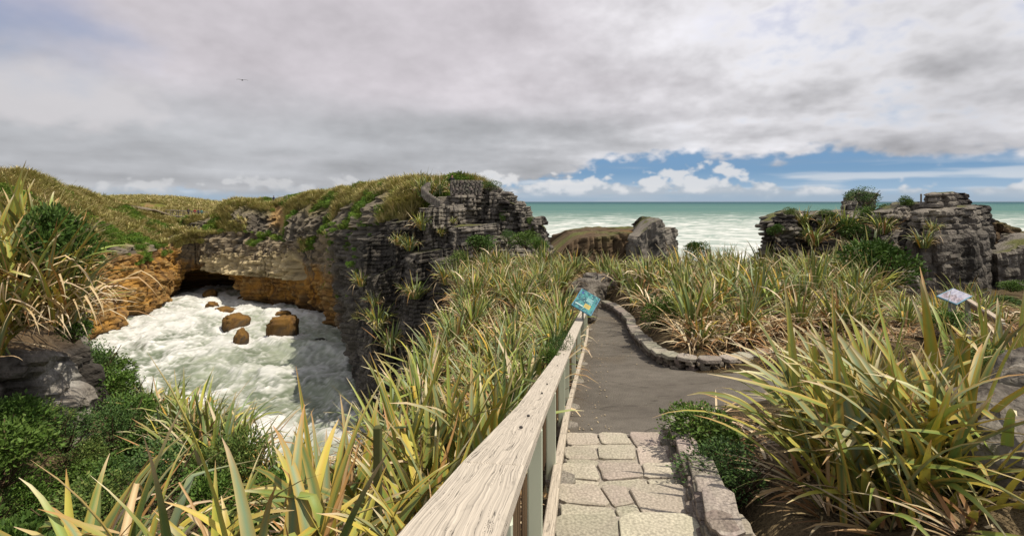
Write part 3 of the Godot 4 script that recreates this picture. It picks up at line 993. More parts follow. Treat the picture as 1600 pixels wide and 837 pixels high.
func make_leaf_kinds() -> void:
	rng.seed = 77
	for kind in ["upright", "arching", "folded", "yellow", "dead"]:
		var list := []
		for k in 12:
			var g := G.new()
			var body: Color = jit(GREEN[k % 5], 0.2)
			var edge := mixc(EDGE, body, 0.25 if k % 3 == 0 else rng.randf_range(0.5, 0.9))
			var tip: Color = jit(STRAW[rng.randi() % 4], 0.2)
			var w := rng.randf_range(0.068, 0.118)
			var df := rng.randf_range(0.6, 0.95)
			match kind:
				"upright": blade(g, Vector3.ZERO, 0, rng.randf_range(0.03, 0.42), rng.randf_range(1.2, 1.95), w, rng.randf_range(0.05, 0.7), 2, 0, body, edge, tip, 9, true, rng.randf_range(-0.9, 0.9), df)
				"arching": blade(g, Vector3.ZERO, 0, rng.randf_range(0.3, 0.85), rng.randf_range(1.2, 1.8), w, rng.randf_range(0.6, 1.4), 2, 0, body, edge, tip, 10, true, rng.randf_range(-0.9, 0.9), df)
				"folded": blade(g, Vector3.ZERO, 0, rng.randf_range(0.1, 0.55), rng.randf_range(1.2, 1.8), w, rng.randf_range(0.1, 0.5), rng.randf_range(0.45, 0.7), rng.randf_range(0.8, 1.7), body, edge, tip, 11, true, rng.randf_range(-0.7, 0.7), df)
				"yellow": blade(g, Vector3.ZERO, 0, rng.randf_range(0.25, 0.95), rng.randf_range(1.0, 1.6), w, rng.randf_range(0.3, 1.0), 2, 0, mixc(jit(YELLOW[k % 3], 0.2), body, 0.35), YELLOW[0], tip, 9, true, rng.randf_range(-0.6, 0.6))
				"dead":
					var c: Color = jit(STRAW[rng.randi() % 4], 0.25)
					blade(g, Vector3.ZERO, 0, rng.randf_range(0.2, 1.3), rng.randf_range(0.9, 1.7), w * rng.randf_range(0.3, 0.6), rng.randf_range(0.2, 1.4), rng.randf_range(0.4, 0.9), rng.randf_range(-0.6, 1.4), c, mixc(c, Color(0.35, 0.16, 0.03), 0.4), c, 9, true, rng.randf_range(-1.6, 1.6))
			list.append(g.mesh())
		leaf_kinds[kind] = list

func flax(label: String, x: float, d: float, mix: Array, size: float, radius := 0.28, at = null) -> void:
	# mix: how many upright, arching, folded, yellow, dead leaves
	var base: Vector3 = Vector3(x, gy(x, -d) - 0.03, -d) if at == null else at
	var t := thing("flax_plant", label, "flax", base)
	rng.seed = int(absf(x * 977 + d * 3571)) + 11
	var kinds := ["upright", "arching", "folded", "yellow", "dead"]
	for k in 5:
		for q in int(mix[k]):
			var yaw := rng.randf() * TAU
			var off := Vector3(rng.randf_range(-1, 1), 0, rng.randf_range(-1, 1)) * radius
			var s := size * rng.randf_range(0.78, 1.15)
			var b := Basis(Vector3.UP, -yaw) * Basis(Vector3(0, 0, 1), rng.randf_range(-0.12, 0.12))
			part("dead_leaf" if k == 4 else "leaf", leaf_kinds[kinds[k]][rng.randi() % 12], M.leaf, t, Transform3D(b.scaled(Vector3.ONE * s), off))

func clump(label: String, at: Vector3, size: float, variant: int, group: String) -> void:
	var o := thing("flax_clump", label, "flax", at, rng.randf() * TAU, group)
	o.scale = Vector3(size, size * rng.randf_range(0.9, 1.12), size)
	part("leaves", clumps[variant % clumps.size()], M.leaf, o, Transform3D(), "stuff")
	part("dead_skirt", skirts[variant % skirts.size()], M.leaf, o, Transform3D(Basis(Vector3.UP, rng.randf() * 6.0)), "stuff")

func fill(poly: PackedVector2Array, gap: float, seed_: int) -> Array:
	# points (x, distance) in a polygon, none nearer than gap
	rng.seed = seed_
	var lo := poly[0]
	var hi := poly[0]
	for p in poly:
		lo = lo.min(p)
		hi = hi.max(p)
	var out := []
	for k in 9000:
		var p := Vector2(rng.randf_range(lo.x, hi.x), rng.randf_range(lo.y, hi.y))
		if not Geometry2D.is_point_in_polygon(p, poly): continue
		var ok := true
		for q in out:
			if p.distance_squared_to(q) < gap * gap:
				ok = false
				break
		if ok: out.append(p)
	return out

var shrub_protos: Array = []

func shrub(label: String, at: Vector3, size: Vector3, variant: int, group := "") -> void:
	var o := thing("coastal_shrub", label, "shrub", at, hsh(at.x, at.z) * TAU, group)
	o.scale = size
	var p: Array = shrub_protos[variant % shrub_protos.size()]
	part("foliage", p[0], M.shrub, o, Transform3D(), "stuff")
	part("twigs", p[1], M.rock, o, Transform3D(), "stuff")

func PL(u: float, d: float) -> Vector2:
	return Vector2((u - 800.0) / F * d, d)

func Y(v: float, d: float) -> float:
	return EYE - (v - 315.0) / F * d

func slab_poly(u0: float, u1: float, d0: float, d1: float) -> Array:
	var a := PL(u0, d0)
	var b := PL(u1, d0)
	var w := b.x - a.x
	var e := (d1 - d0)
	var s0 := (u0 - 800) / F
	var s1 := (u1 - 800) / F
	return [Vector2(a.x + w * 0.18, d0), Vector2(b.x - w * 0.2, d0 + e * 0.04), Vector2(b.x - w * 0.02, d0 + e * 0.2), Vector2(b.x + s1 * e * 0.7, d0 + e * 0.7), Vector2(b.x + s1 * e - w * 0.15, d1), Vector2(a.x + s0 * e + w * 0.15, d1), Vector2(a.x + s0 * e * 0.7, d0 + e * 0.7), Vector2(a.x + w * 0.03, d0 + e * 0.22)]

func ramp(u0: float, v0: float, u1: float, v1: float, d: float) -> Callable:
	# a top that runs from height v0 at u0 to v1 at u1
	var xa := PL(u0, d).x
	var xb := PL(u1, d).x
	return func(x: float, _z: float) -> float: return lerpf(Y(v0, d), Y(v1, d), clampf((x - xa) / (xb - xa), 0, 1))


# ---------------------------------------------------------------- the scene
func _ready() -> void:
	for n in [nA, nB, nR]:
		n.noise_type = FastNoiseLite.TYPE_SIMPLEX_SMOOTH
		n.frequency = 0.01
	nA.seed = 3
	nA.fractal_type = FastNoiseLite.FRACTAL_FBM
	nA.fractal_octaves = 5
	nB.seed = 8
	nB.fractal_type = FastNoiseLite.FRACTAL_FBM
	nB.fractal_octaves = 2
	rng.seed = 1
	var cam := Camera3D.new()
	cam.name = "camera"
	var near := 0.1
	cam.set_frustum(2.0 * near * 418.5 / F, Vector2(0, -near * 103.5 / F), near, 60000.0)
	cam.position = Vector3(0, EYE, 0)
	cam.current = true
	add_child(cam)
	var env := Environment.new()
	env.background_mode = Environment.BG_SKY
	env.sky = Sky.new()
	var psm := PanoramaSkyMaterial.new()
	psm.panorama = make_sky()
	env.sky.sky_material = psm
	env.tonemap_mode = Environment.TONE_MAPPER_LINEAR
	env.tonemap_exposure = 1.0
	env.sdfgi_enabled = true
	env.ssao_enabled = true
	env.ssil_enabled = true
	var we := WorldEnvironment.new()
	we.name = "world"
	we.environment = env
	add_child(we)
	var sun := DirectionalLight3D.new()
	sun.name = "sun"
	sun.light_energy = 1.5
	sun.light_color = Color(1.0, 0.955, 0.88)
	sun.light_angular_distance = 0.6
	sun.shadow_enabled = true
	sun.basis = Basis.looking_at(-Vector3(0.46, 0.88, 0.12).normalized())
	add_child(sun)
	make_materials()
	build_setting()
	build_headland()
	build_outcrop()
	build_pool_rocks()
	build_walkway()
	build_far_things()
	build_plants()

func make_materials() -> void:
	var rough := noise_tex(0.02, 1, 5)
	var fine := noise_tex(0.06, 2, 4)
	M.rock = mat(0.92, rough, 7.0, 0.55, 0.25)
	M.rock.albedo_texture = mottle(0.03, 21, 5, 0.62, 1.0)
	M.soil = mat(0.95, fine, 5.0, 0.8, 0.2)
	M.soil.albedo_texture = mottle(0.06, 22, 4, 0.55, 1.0)
	M.stone = mat(0.9, rough, 1.6, 1.7, 0.25)
	M.stone.albedo_texture = mottle(0.03, 23, 5, 0.66, 1.0)
	M.flag = mat(0.9, rough, 0.35, 1.9, 0.25)
	M.flag.albedo_texture = mottle(0.03, 25, 5, 0.68, 1.0)
	M.asphalt = mat(0.92, noise_tex(0.25, 3, 2), 0.7, 0.6, 0.2)
	M.asphalt.albedo_texture = mottle(0.16, 24, 3, 0.36, 1.0)
	M.water = mat(0.32, fine, 4.0, 0.45, 0.3)
	M.sea = mat(0.6, fine, 20.0, 0.05, 0.08)
	M.leaf = mat(0.5, null, 0, 1, 0.35)
	M.leaf.uv1_triplanar = false
	M.leaf.backlight_enabled = true
	M.leaf.backlight = Color(0.44, 0.44, 0.44)
	M.shrub = mat(0.55, null, 0, 1, 0.3)
	M.shrub.uv1_triplanar = false
	M.shrub.backlight_enabled = true
	M.shrub.backlight = Color(0.4, 0.4, 0.4)
	M.cloth = mat(0.85, null, 0, 1, 0.2)
	# weathered timber
	var im := Image.create(256, 1024, false, Image.FORMAT_RGB8)
	var hm := Image.create(256, 1024, false, Image.FORMAT_RGB8)
	for y in 1024:
		for x in 256:
			var warp := nA.get_noise_2d(x * 0.3, y * 0.12) * 22.0
			var g := nA.get_noise_2d((x + warp) * 14.0, y * 0.22 + 300)
			var ring := nA.get_noise_2d((x + warp * 1.6) * 4.2, y * 0.07 + 700)
			var crack := (1.0 - ss(0.0, 0.03, absf(ring))) * ss(-0.05, 0.12, nA.get_noise_2d(x * 0.8, y * 0.3 + 50))
			var knot := ss(0.32, 0.5, nA.get_noise_2d(x * 2.0 + 900, y * 0.9))
			var k := 0.86 + g * 0.15 - crack * 0.38 - knot * 0.05
			im.set_pixel(x, y, Color(k, k * 0.965, k * 0.91))
			var h := 0.6 + g * 0.5 - crack * 0.55
			hm.set_pixel(x, y, Color(h, h, h))
	M.wood = StandardMaterial3D.new()
	M.wood.albedo_texture = ImageTexture.create_from_image(im)
	M.wood.heightmap_enabled = true
	M.wood.heightmap_texture = ImageTexture.create_from_image(hm)
	M.wood.heightmap_scale = 0.4
	M.wood.vertex_color_use_as_albedo = true
	M.wood.roughness = 0.88
	M.wood.metallic_specular = 0.25
	M.wood.uv1_scale = Vector3(3.6, 0.62, 1)
	M.metal = mat(0.5, null, 0, 1, 0.5)
	M.metal.metallic = 0.3
	M.metal.albedo_color = Color(0.22, 0.21, 0.2)
	M.paint = mat(0.45, null, 0, 1, 0.5)

func mottle(freq: float, seed_: int, oct: int, lo: float, hi: float) -> NoiseTexture2D:
	var t := noise_tex(freq, seed_, oct)
	var r := Gradient.new()
	r.set_color(0, Color(lo, lo, lo))
	r.set_color(1, Color(hi, hi, hi))
	t.color_ramp = r
	return t

func build_setting() -> void:
	structure("surge_pool", build_pool(), M.water, "foaming white surge pool enclosed by orange and grey cliffs")
	structure("sea", build_sea(), M.sea, "teal open sea with white surf out to the horizon")
	structure("cliff", build_cliff(), M.rock, "orange and grey cliff wall round the surge pool under green slopes")
	structure("hill", build_far_hill(), M.soil, "low flax covered hill behind the footbridge")
	structure("ground", build_ground(), M.soil, "brown soil under the flax banks near the path")
	structure("path", build_path(), M.asphalt, "worn grey asphalt path curving away between flax banks")

func build_headland() -> void:
	var t := Node3D.new()
	t.name = numbered("headland")
	add_child(t, true)
	tag(t, "dark layered pancake rock headland below the stone walled lookout", "", "", "structure")
	var k := 0
	for b in [
		[655, 738, 42.5, 49, 326, 318, 4.0], [690, 775, 43.5, 50, 305, 303, 8.0], [748, 803, 43, 50, 297, 299, 8.0], [778, 826, 42, 49, 306, 330, 8.0], [806, 848, 40.5, 47, 326, 346, 8.0], [826, 864, 39, 45, 344, 362, 8.0],
		[600, 690, 43.5, 50, 350, 338, -1.0], [556, 640, 46, 53, 378, 352, -1.0], [690, 800, 40.0, 45, 356, 350, 5.0], [622, 716, 39.5, 45, 402, 388, -1.0], [566, 650, 41.5, 48, 440, 405, -1.0], [757, 846, 37.8, 42, 372, 376, 7.0], [660, 770, 37.0, 41.5, 412, 404, 3.0],
	]:
		k += 1
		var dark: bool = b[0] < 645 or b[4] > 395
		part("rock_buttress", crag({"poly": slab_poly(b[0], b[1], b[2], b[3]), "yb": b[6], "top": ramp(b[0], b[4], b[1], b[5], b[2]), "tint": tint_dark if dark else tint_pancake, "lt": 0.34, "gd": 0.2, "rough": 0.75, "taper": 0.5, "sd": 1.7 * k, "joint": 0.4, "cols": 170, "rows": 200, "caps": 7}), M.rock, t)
	for q in [[812, 314, 41.5, 10, 332], [822, 322, 41.0, 12, 340], [798, 305, 43, 12, 322], [842, 338, 39.5, 10, 352], [770, 292, 45, 14, 302], [683, 318, 43.2, 16, 330]]:
		k += 1
		part("rock_pinnacle", crag({"poly": slab_poly(q[0] - q[3], q[0] + q[3], q[2], q[2] + 1.4), "yb": Y(q[4], q[2]), "top": ramp(q[0] - q[3], q[1] + 2, q[0] + q[3], q[1], q[2]), "tint": tint_pancake, "lt": 0.22, "gd": 0.12, "rough": 0.3, "taper": 0.15, "sd": k * 2.3, "joint": 0.15, "cols": 60, "rows": 40, "caps": 4}), M.rock, t)
	# lookout wall of stacked stones
	var w := thing("lookout_wall", "square dry stone parapet on top of the dark headland", "stone wall", P(728, 304, 44.5))
	rng.seed = 40
	var W := 2.75
	for row in 9:
		var x := -W / 2
		while x < W / 2 - 0.1:
			var l := minf(rng.randf_range(0.2, 0.46), W / 2 - x + 0.04)
			part("stone", stone(l, 0.145, 0.34, jit(Color(0.30, 0.27, 0.23), 0.25)), M.stone, w, Transform3D(Basis(Vector3.UP, rng.randf_range(-0.05, 0.05)), Vector3(x + l / 2, row * 0.145 - 0.05, rng.randf_range(-0.04, 0.04))))
			x += l
		var z := -0.2
		while z > -1.9:
			var l := rng.randf_range(0.25, 0.45)
			part("stone", stone(0.34, 0.145, l, jit(Color(0.34, 0.31, 0.26), 0.25)), M.stone, w, Transform3D(Basis(), Vector3(W / 2 - 0.15 + rng.randf_range(-0.03, 0.03), row * 0.145 - 0.05, z - l / 2)))
			z -= l
	var core := G.new()
	box(core, Transform3D(Basis(), Vector3(0, 0.58, -0.95)), Vector3(W - 0.5, 1.1, 1.5), Color(0.2, 0.18, 0.15))
	part("rubble_core", core.mesh(false), M.stone, w)
	# curved parapet beside the steps
	var c := thing("curved_parapet", "curved stone parapet winding down beside the lookout steps", "stone wall", P(672, 318, 44.0))
	var line := sample_line([Vector2(-0.4, 1.6), Vector2(-0.75, 0.9), Vector2(-0.5, 0.3), Vector2(0.2, -0.35), Vector2(1.0, -0.75)], 16, false)
	for q in 16:
		var p: Vector2 = line[q]
		var h := lerpf(1.75, 0.1, q / 15.0)
		for row in 5:
			part("stone", stone(0.36, 0.15, 0.34, jit(Color(0.34, 0.31, 0.27) if row == 4 else Color(0.30, 0.27, 0.23), 0.22)), M.stone, c, Transform3D(Basis(Vector3.UP, rng.randf() * 3.0), Vector3(p.x, h - (4 - row) * 0.15, -p.y)))
	var s := thing("lookout_steps", "pale stone steps climbing to the lookout parapet", "steps", P(686, 322, 44.6))
	for q in 5:
		part("step", stone(1.5, 0.2, 0.7, Color(0.44, 0.40, 0.33), 8, 0.06), M.stone, s, Transform3D(Basis(), Vector3(0.1 + q * 0.06, -0.25 + q * 0.22, -q * 0.42)))

func build_outcrop() -> void:
	var specs := [
		["layered_crag", "dark layered crag at the sea edge with flax and shrubs on its top", [1197, 1268, 27, 33], [1197, 347, 1268, 332], 440, 0.22, tint_pancake, 0.2],
		["layered_crag", "grey crag between the flax topped crag and the leaning slabs", [1252, 1335, 28.5, 35], [1252, 338, 1335, 332], 440, 0.22, tint_pancake, 0.2],
		["rock_slab", "rounded grey rock slab beside the stacked block pillar", [1385, 1468, 28, 34], [1385, 330, 1468, 316], 440, 0.28, tint_pancake, 0.18],
		["rock_slab", "sloping dark rock slab in the gap behind the round green shrub", [1318, 1405, 31, 37], [1318, 346, 1405, 332], 430, 0.4, tint_pancake, 0.14],
		["rock_slab", "low dark rock slab at the left foot of the pillar", [1382, 1452, 26, 30], [1382, 372, 1452, 366], 470, 0.4, tint_dark, 0.14],
		["rock_spire", "far pointed crag wearing a green bush above the outcrop", [1320, 1372, 41, 45], [1320, 322, 1372, 300], 345, 0.35, tint_pancake, 0.12],
		["brown_outcrop", "brown sloping outcrop right of the stacked block pillar", [1540, 1660, 32, 40], [1540, 338, 1660, 372], 470, 0.55, tint_brown, 0.12],
		["brown_outcrop", "low grey brown boulder slope under the right outcrop", [1552, 1680, 28, 33], [1552, 400, 1680, 372], 500, 0.6, tint_pancake, 0.1],
	]
	var k := 30
	for s in specs:
		k += 1
		var q: Array = s[2]
		var r: Array = s[3]
		tag(part(s[0], crag({"poly": slab_poly(q[0], q[1], q[2], q[3]), "yb": Y(s[4], q[2]), "top": ramp(r[0], r[1], r[2], r[3], q[2]), "tint": s[6], "lt": s[5], "gd": s[7], "rough": 0.75, "grit": 0.35, "taper": 0.35, "sd": 1.3 * k, "joint": 0.4, "cols": 170, "rows": 130}), M.rock, self), s[1], "rock")
	var t := thing("block_pillar", "pillar of three huge stacked dark blocks behind the right sign", "rock", P(1500, 482, 25.5))
	for b in [[1437, 1560, 25.0, 30, 372, 366, 490, 0.62, tint_dark, 0.09], [1446, 1547, 26.2, 31, 330, 322, 378, 0.34, tint_pancake, 0.15], [1459, 1519, 27.2, 31, 302, 300, 336, 0.3, tint_pancake, 0.15]]:
		k += 1
		var m := crag({"poly": slab_poly(b[0], b[1], b[2], b[3]), "yb": Y(b[6], b[2]), "top": ramp(b[0], b[4], b[1], b[5], b[2]), "tint": b[8], "lt": b[7], "gd": b[9], "rough": 0.4, "taper": 0.2, "sd": k * 1.9, "joint": 0.22, "cols": 180, "rows": 110})
		part("block", m, M.rock, t, Transform3D(Basis(), -t.position))
	tag(part("sea_rock", crag({"poly": slab_poly(838, 1022, 66, 92), "yb": -1.0, "top": func(x, z): return Y(lut([[855, 392], [870, 384], [900, 370], [930, 366.5], [1003, 364]], 800 + x / 71.0 * 800), 71) + nA.get_noise_2d(x * 12, z * 12) * 0.4, "tint": tint_brown, "lt": 0.9, "gd": 0.12, "rough": 1.0, "grit": 0.5, "taper": 2.2, "sd": 3.3, "joint": 0.3, "cols": 200, "rows": 90}), M.rock, self), "long low brown sea rock beyond the end of the path", "rock")
	tag(part("sea_rock", crag({"poly": slab_poly(982, 1064, 65, 82), "yb": -1.0, "top": func(x, z): return Y(lut([[985, 368], [1000, 361], [1022, 346], [1036, 341], [1046, 346], [1056, 362]], 800 + x / 68.0 * 800), 68), "tint": tint_pancake, "lt": 0.7, "gd": 0.12, "rough": 0.8, "grit": 0.5, "taper": 1.0, "sd": 4.1, "joint": 0.4, "cols": 170, "rows": 90}), M.rock, self), "humped grey sea rock at the right end of the brown one", "rock")
	tag(part("sea_rock", crag({"poly": slab_poly(1100, 1114, 60, 61.5), "yb": 8.0, "top": func(_x, _z): return Y(390, 60), "tint": tint_dark, "lt": 0.5, "gd": 0.1, "rough": 0.3, "taper": 0.3, "sd": 5.1, "cols": 50, "rows": 40}), M.rock, self), "small dark stub of rock showing above the flax before the surf", "rock")
	# near rocks
	tag(part("rock_bluff", crag({"poly": [Vector2(-15, 7.4), Vector2(-11.0, 7.9), Vector2(-9.5, 9.2), Vector2(-9.1, 10.8), Vector2(-9.9, 12.2), Vector2(-12, 13.6), Vector2(-16, 13)], "yb": 11.0, "top": func(x, z): return EYE + z * 0.292 + ss(-9.6, -11.4, x) * 1.3 * ss(8.2, 10.0, -z), "tint": tint_near, "lt": 0.5, "gd": 0.13, "grit": 0.55, "rough": 0.6, "taper": 0.3, "sd": 6.6, "joint": 0.35, "cols": 260, "rows": 150}), M.rock, self), "grey near rock bluff under hanging flax at the left edge", "rock")
	for b in [[[1600, 735, 4.25], Vector3(1.45, 1.15, 1.2), "large grey lichen boulder at the bottom right corner", 0.75], [[1650, 640, 5.6], Vector3(1.5, 1.2, 1.3), "grey boulder half hidden behind the bottom right boulder", 0.7], [[1418, 466, 23], Vector3(1.2, 2.4, 1.2), "narrow upright grey rock beside the round green shrub", 0.7],
			[[912, 462, 24.6], Vector3(2.0, 1.6, 1.6), "pale grey boulder at the left side of the path's far end", 0.6], [[950, 452, 26.4], Vector3(1.7, 1.5, 1.4), "dark grey boulder closing the far end of the path", 0.55], [[932, 448, 27.4], Vector3(1.6, 1.5, 1.4), "grey boulder wedged behind the two at the path's far end", 0.6], [[921, 478, 20.5], Vector3(0.5, 1.3, 0.6), "dark upright rock right behind the teal panel", 0.6]]:
		var g: Array = b[0]
		tag(part("boulder", boulder(b[1], g[0] * 0.013, tint_grey, b[3], 64), M.rock, self, Transform3D(Basis(Vector3.UP, g[0]), P(g[0], g[1], g[2]))), b[2], "boulder")

func tint_near(p: Vector3, t: float, f: float, h: float) -> Color:
	var c := mixc(Color(0.19, 0.17, 0.145), Color(0.34, 0.31, 0.27), ss(-0.3, 0.4, f + h * 0.2))
	c = mixc(c, Color(0.075, 0.068, 0.06), ss(0.0, 0.35, nB.get_noise_3d(p.x * 40, p.y * 18, p.z * 40)))
	c = mixc(c, Color(0.30, 0.21, 0.12), ss(0.1, 0.4, nB.get_noise_2d(p.x * 22 + 50, p.y * 22)) * 0.7)
	c = mixc(c, Color(0.50, 0.48, 0.44), ss(0.25, 0.5, nA.get_noise_3d(p.x * 28 + 9, p.y * 14, p.z * 28)))
	return mixc(c, Color(0.17, 0.12, 0.07), ss(0.97, 1.05, t))

func build_pool_rocks() -> void:
	for b in [[[441, 514, 67.5], Vector3(4.6, 5.4, 4.0), "biggest orange rock standing in the surge pool", 0.55, 0.2], [[368, 502, 74], Vector3(4.6, 4.2, 3.6), "orange rock with a flat top at the left of the biggest pool rock", 0.65, 0.9], [[377, 527, 65], Vector3(2.3, 4.4, 2.2), "pointed orange rock nearest the lookout in the surge pool", 0.95, 0.4],
			[[349, 486, 81], Vector3(4.6, 3.2, 3.6), "dark orange rock between the cave and the flat topped one", 0.7, 1.3], [[331, 474, 88], Vector3(2.4, 2.2, 2.2), "small brown rock in the foam just outside the cave", 0.8, 0.1], [[328, 459, 97], Vector3(5.0, 3.4, 3.0), "pale brown rock lying in the mouth of the sea cave", 0.7, 2.0],
			[[497, 531, 66], Vector3(4.0, 1.9, 3.0), "low black wave washed rock below the headland", 0.8, 0.7], [[440, 488, 80], Vector3(3.2, 1.8, 2.2), "low brown rock awash behind the biggest pool rock", 0.8, 0.5], [[318, 485, 83], Vector3(0.9, 0.8, 0.9), "smallest brown stone awash left of the cave rocks", 0.8, 0.3]]:
		var g: Array = b[0]
		var dark: bool = "black" in str(b[2])
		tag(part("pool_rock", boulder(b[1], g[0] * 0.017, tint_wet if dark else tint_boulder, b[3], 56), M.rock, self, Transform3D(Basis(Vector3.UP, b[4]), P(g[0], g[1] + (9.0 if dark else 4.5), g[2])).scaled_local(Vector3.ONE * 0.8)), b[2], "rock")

func tint_wet(_p: Vector3, _t: float, f: float) -> Color:
	return mixc(Color(0.04, 0.04, 0.038), Color(0.10, 0.09, 0.075), f + 0.5)

func build_walkway() -> void:
	rng.seed = 900
	# stairs of flagstones, climbing towards the viewer
	var st := thing("stone_stairs", "flagstone stairs at the near end of the asphalt path", "stairs", Vector3(1.2, path_y(6.7), -6.7))
	var d := 6.75
	var y := path_y(6.7) + 0.015
	for k in 9:
		var deep := 0.66
		var l := rail_x(d - deep / 2) + 0.17
		var r := lut(NEARWALL, d - deep / 2) + 0.05 if d > 4.4 else 1.85
		var slab := G.new()
		box(slab, Transform3D(Basis(), Vector3((l + r) / 2, y - 0.30, -(d - deep / 2))), Vector3(r - l, 0.56, deep - 0.004), Color(0.46, 0.415, 0.35), 0.015)
		var sm := part("mortar_bed", slab.mesh(false), M.stone, st, Transform3D(Basis(), -st.position))
		var cuts := [0.0, rng.randf_range(0.24, 0.4), rng.randf_range(0.58, 0.76), 1.0]
		var jo := []
		for q in 4:
			var mx := lerpf(l, r, cuts[q])
			jo.append([Vector2(mx + (rng.randf_range(-0.09, 0.09) if q % 3 else 0.0), d), Vector2(mx + (rng.randf_range(-0.1, 0.1) if q % 3 else 0.0), d - deep * rng.randf_range(0.38, 0.62)), Vector2(mx + (rng.randf_range(-0.09, 0.09) if q % 3 else 0.0), d - deep)])
		for q in 3:
			var whole := rng.randf() < 0.35
			for row in ([0] if whole else [0, 1]):
				var c: Array = [jo[q][row], jo[q + 1][row], jo[q + 1][2 if whole else row + 1], jo[q][2 if whole else row + 1]]
				part("flagstone", flag(c, jit(Color(0.53, 0.475, 0.39), 0.2)), M.flag, st, Transform3D(Basis(), Vector3(0, y - 0.038 + rng.randf_range(-0.006, 0.006), 0) - st.position))
		d -= deep
		y += 0.135
	# low dry-stone kerb walls
	for w in [["low_stone_wall", "curving low dry stone wall along the far side of the path", KERB, 0.36, 0.44, 0.0], ["low_stone_wall", "short stacked stone wall at the right of the flagstone stairs", NEARWALL, 0.22, 0.26, 0.0]]:
		var src: Array = (w[2] as Array).map(func(e): return Vector2(e[1], e[0]))
		var line := sample_line(src, 400, false)
		var total := 0.0
		for k in 399: total += (line[k] as Vector2).distance_to(line[k + 1])
		var t := thing(w[0], w[1], "stone wall", Vector3(line[0].x, path_y(line[0].y), -line[0].y))
		var courses := 4 if total > 6.0 else 6
		for row in courses:
			var s := 0.0
			var top: bool = row == courses - 1
			while s < total - 0.1:
				var l := rng.randf_range(0.34, 0.72) if top else rng.randf_range(0.18, 0.36)
				var i := clampi(int((s + l / 2) / total * 399), 1, 398)
				var p: Vector2 = line[i]
				var tn: Vector2 = ((line[i + 1] as Vector2) - line[i - 1]).normalized()
				var nn := Vector2(-tn.y, tn.x)
				var out := nn * (rng.randf_range(-0.04, 0.02) - 0.02 * row)
				var h: float = float(w[3]) / courses * (1.25 if top else 1.0)
				var base := lut(PATH_D, p.y)
				var yy := EYE - base - 0.03 + row * float(w[3]) / courses + float(w[5]) * ss(7.0, 5.0, p.y)
				var col := jit(Color(0.43, 0.39, 0.33) if top else Color(0.27, 0.235, 0.195), 0.22)
				part("stone", stone(l * (1.06 if top else 1.0), h * (0.85 if top else 1.0), float(w[4]) * (1.0 if top else 0.92) * rng.randf_range(0.85, 1.05), col, 10, 0.13 if top else 0.2, 0.93, 0.97 if top else 0.9), M.stone, t, Transform3D(Basis(Vector3.UP, atan2(tn.y, tn.x) + rng.randf_range(-0.08, 0.08)), Vector3(p.x + out.x, yy, -(p.y + out.y)) - t.position))
				s += l
	# handrail
	var rail := thing("handrail", "weathered timber handrail with green posts beside the path", "handrail", Vector3(rail_x(1.8), path_y(1.8), -1.8))
	var off := Transform3D(Basis(), -rail.position)
	for k in RAIL.size() - 1:
		var a := Vector3(RAIL[k][1], EYE - RAIL[k][2], -RAIL[k][0])
		var b := Vector3(RAIL[k + 1][1], EYE - RAIL[k + 1][2], -RAIL[k + 1][0])
		var gap := (b - a).normalized() * 0.004
		part("cap_board", beam_mesh(a + gap, b - gap, 0.225, 0.055, Color(0.66, 0.645, 0.62), 0.006), M.wood, rail, off)
	var spots := [1.45, 3.15, 5.0, 7.3, 9.15, 11.2, 13.3, 15.3, 17.3, 19.1]
	for k in spots.size():
		var pd: float = spots[k]
		var px := rail_x(pd) + 0.065
		var top := rail_y(pd) - 0.031
		var bot := path_y(pd) - 0.1
		part("post", box_mesh(Vector3(0.09, top - bot, 0.09), jit(Color(0.52, 0.57, 0.45), 0.06), 0.006), M.paint, rail, Transform3D(Basis(), Vector3(px, (top + bot) / 2, -pd)) * Transform3D() if false else Transform3D(Basis(), Vector3(px, (top + bot) / 2, -pd) - rail.position))
		part("footing", stone(0.3, 0.07, 0.26, Color(0.34, 0.31, 0.265), 8, 0.06, 0.95, 0.99), M.stone, rail, Transform3D(Basis(), Vector3(px + 0.09, path_y(pd) - 0.035, -pd) - rail.position))
		if k == 0: continue
		var qd: float = spots[k - 1]
		for e in [[0.12, 0.10, 0.08, Color(0.68, 0.65, 0.60)], [0.80, 0.09, 0.05, Color(0.40, 0.36, 0.30)]]:
			var a := Vector3(rail_x(qd) + 0.13, lerpf(path_y(qd), rail_y(qd), 0.0) + float(e[0]), -qd)
			var b := Vector3(rail_x(pd) + 0.13, path_y(pd) + float(e[0]), -pd)
			if float(e[0]) > 0.5:
				a.y = rail_y(qd) - 0.10
				b.y = rail_y(pd) - 0.10
				a.x -= 0.15
				b.x -= 0.15
			part("rail_board", beam_mesh(a, b, float(e[2]), float(e[1]), e[3]), M.wood, rail, off)
		var n := int((pd - qd) / 0.115)
		for q in range(1, n):
			var bd := lerpf(qd, pd, float(q) / n)
			var y0 := lerpf(path_y(qd), path_y(pd), float(q) / n) + 0.07
			var y1 := lerpf(rail_y(qd), rail_y(pd), float(q) / n) - 0.06
			part("baluster", box_mesh(Vector3(0.016, y1 - y0, 0.03), jit(Color(0.27, 0.20, 0.14), 0.2), 0.003), M.wood, rail, Transform3D(Basis(), Vector3(rail_x(bd) - 0.02, (y0 + y1) / 2, -bd) - rail.position))
	for bd: float in [2.6, 3.1, 4.4, 5.0, 6.9, 9.0]:
		for s: float in [-0.03, 0.03]:
			var bolt := CylinderMesh.new()
			bolt.top_radius = 0.009
			bolt.bottom_radius = 0.010
			bolt.height = 0.008
			bolt.radial_segments = 8
			bolt.rings = 1
			var bm := part("bolt", bolt, M.metal, rail, Transform3D(Basis(), Vector3(rail_x(bd) + s, rail_y(bd) + 0.031, -bd - s) - rail.position))
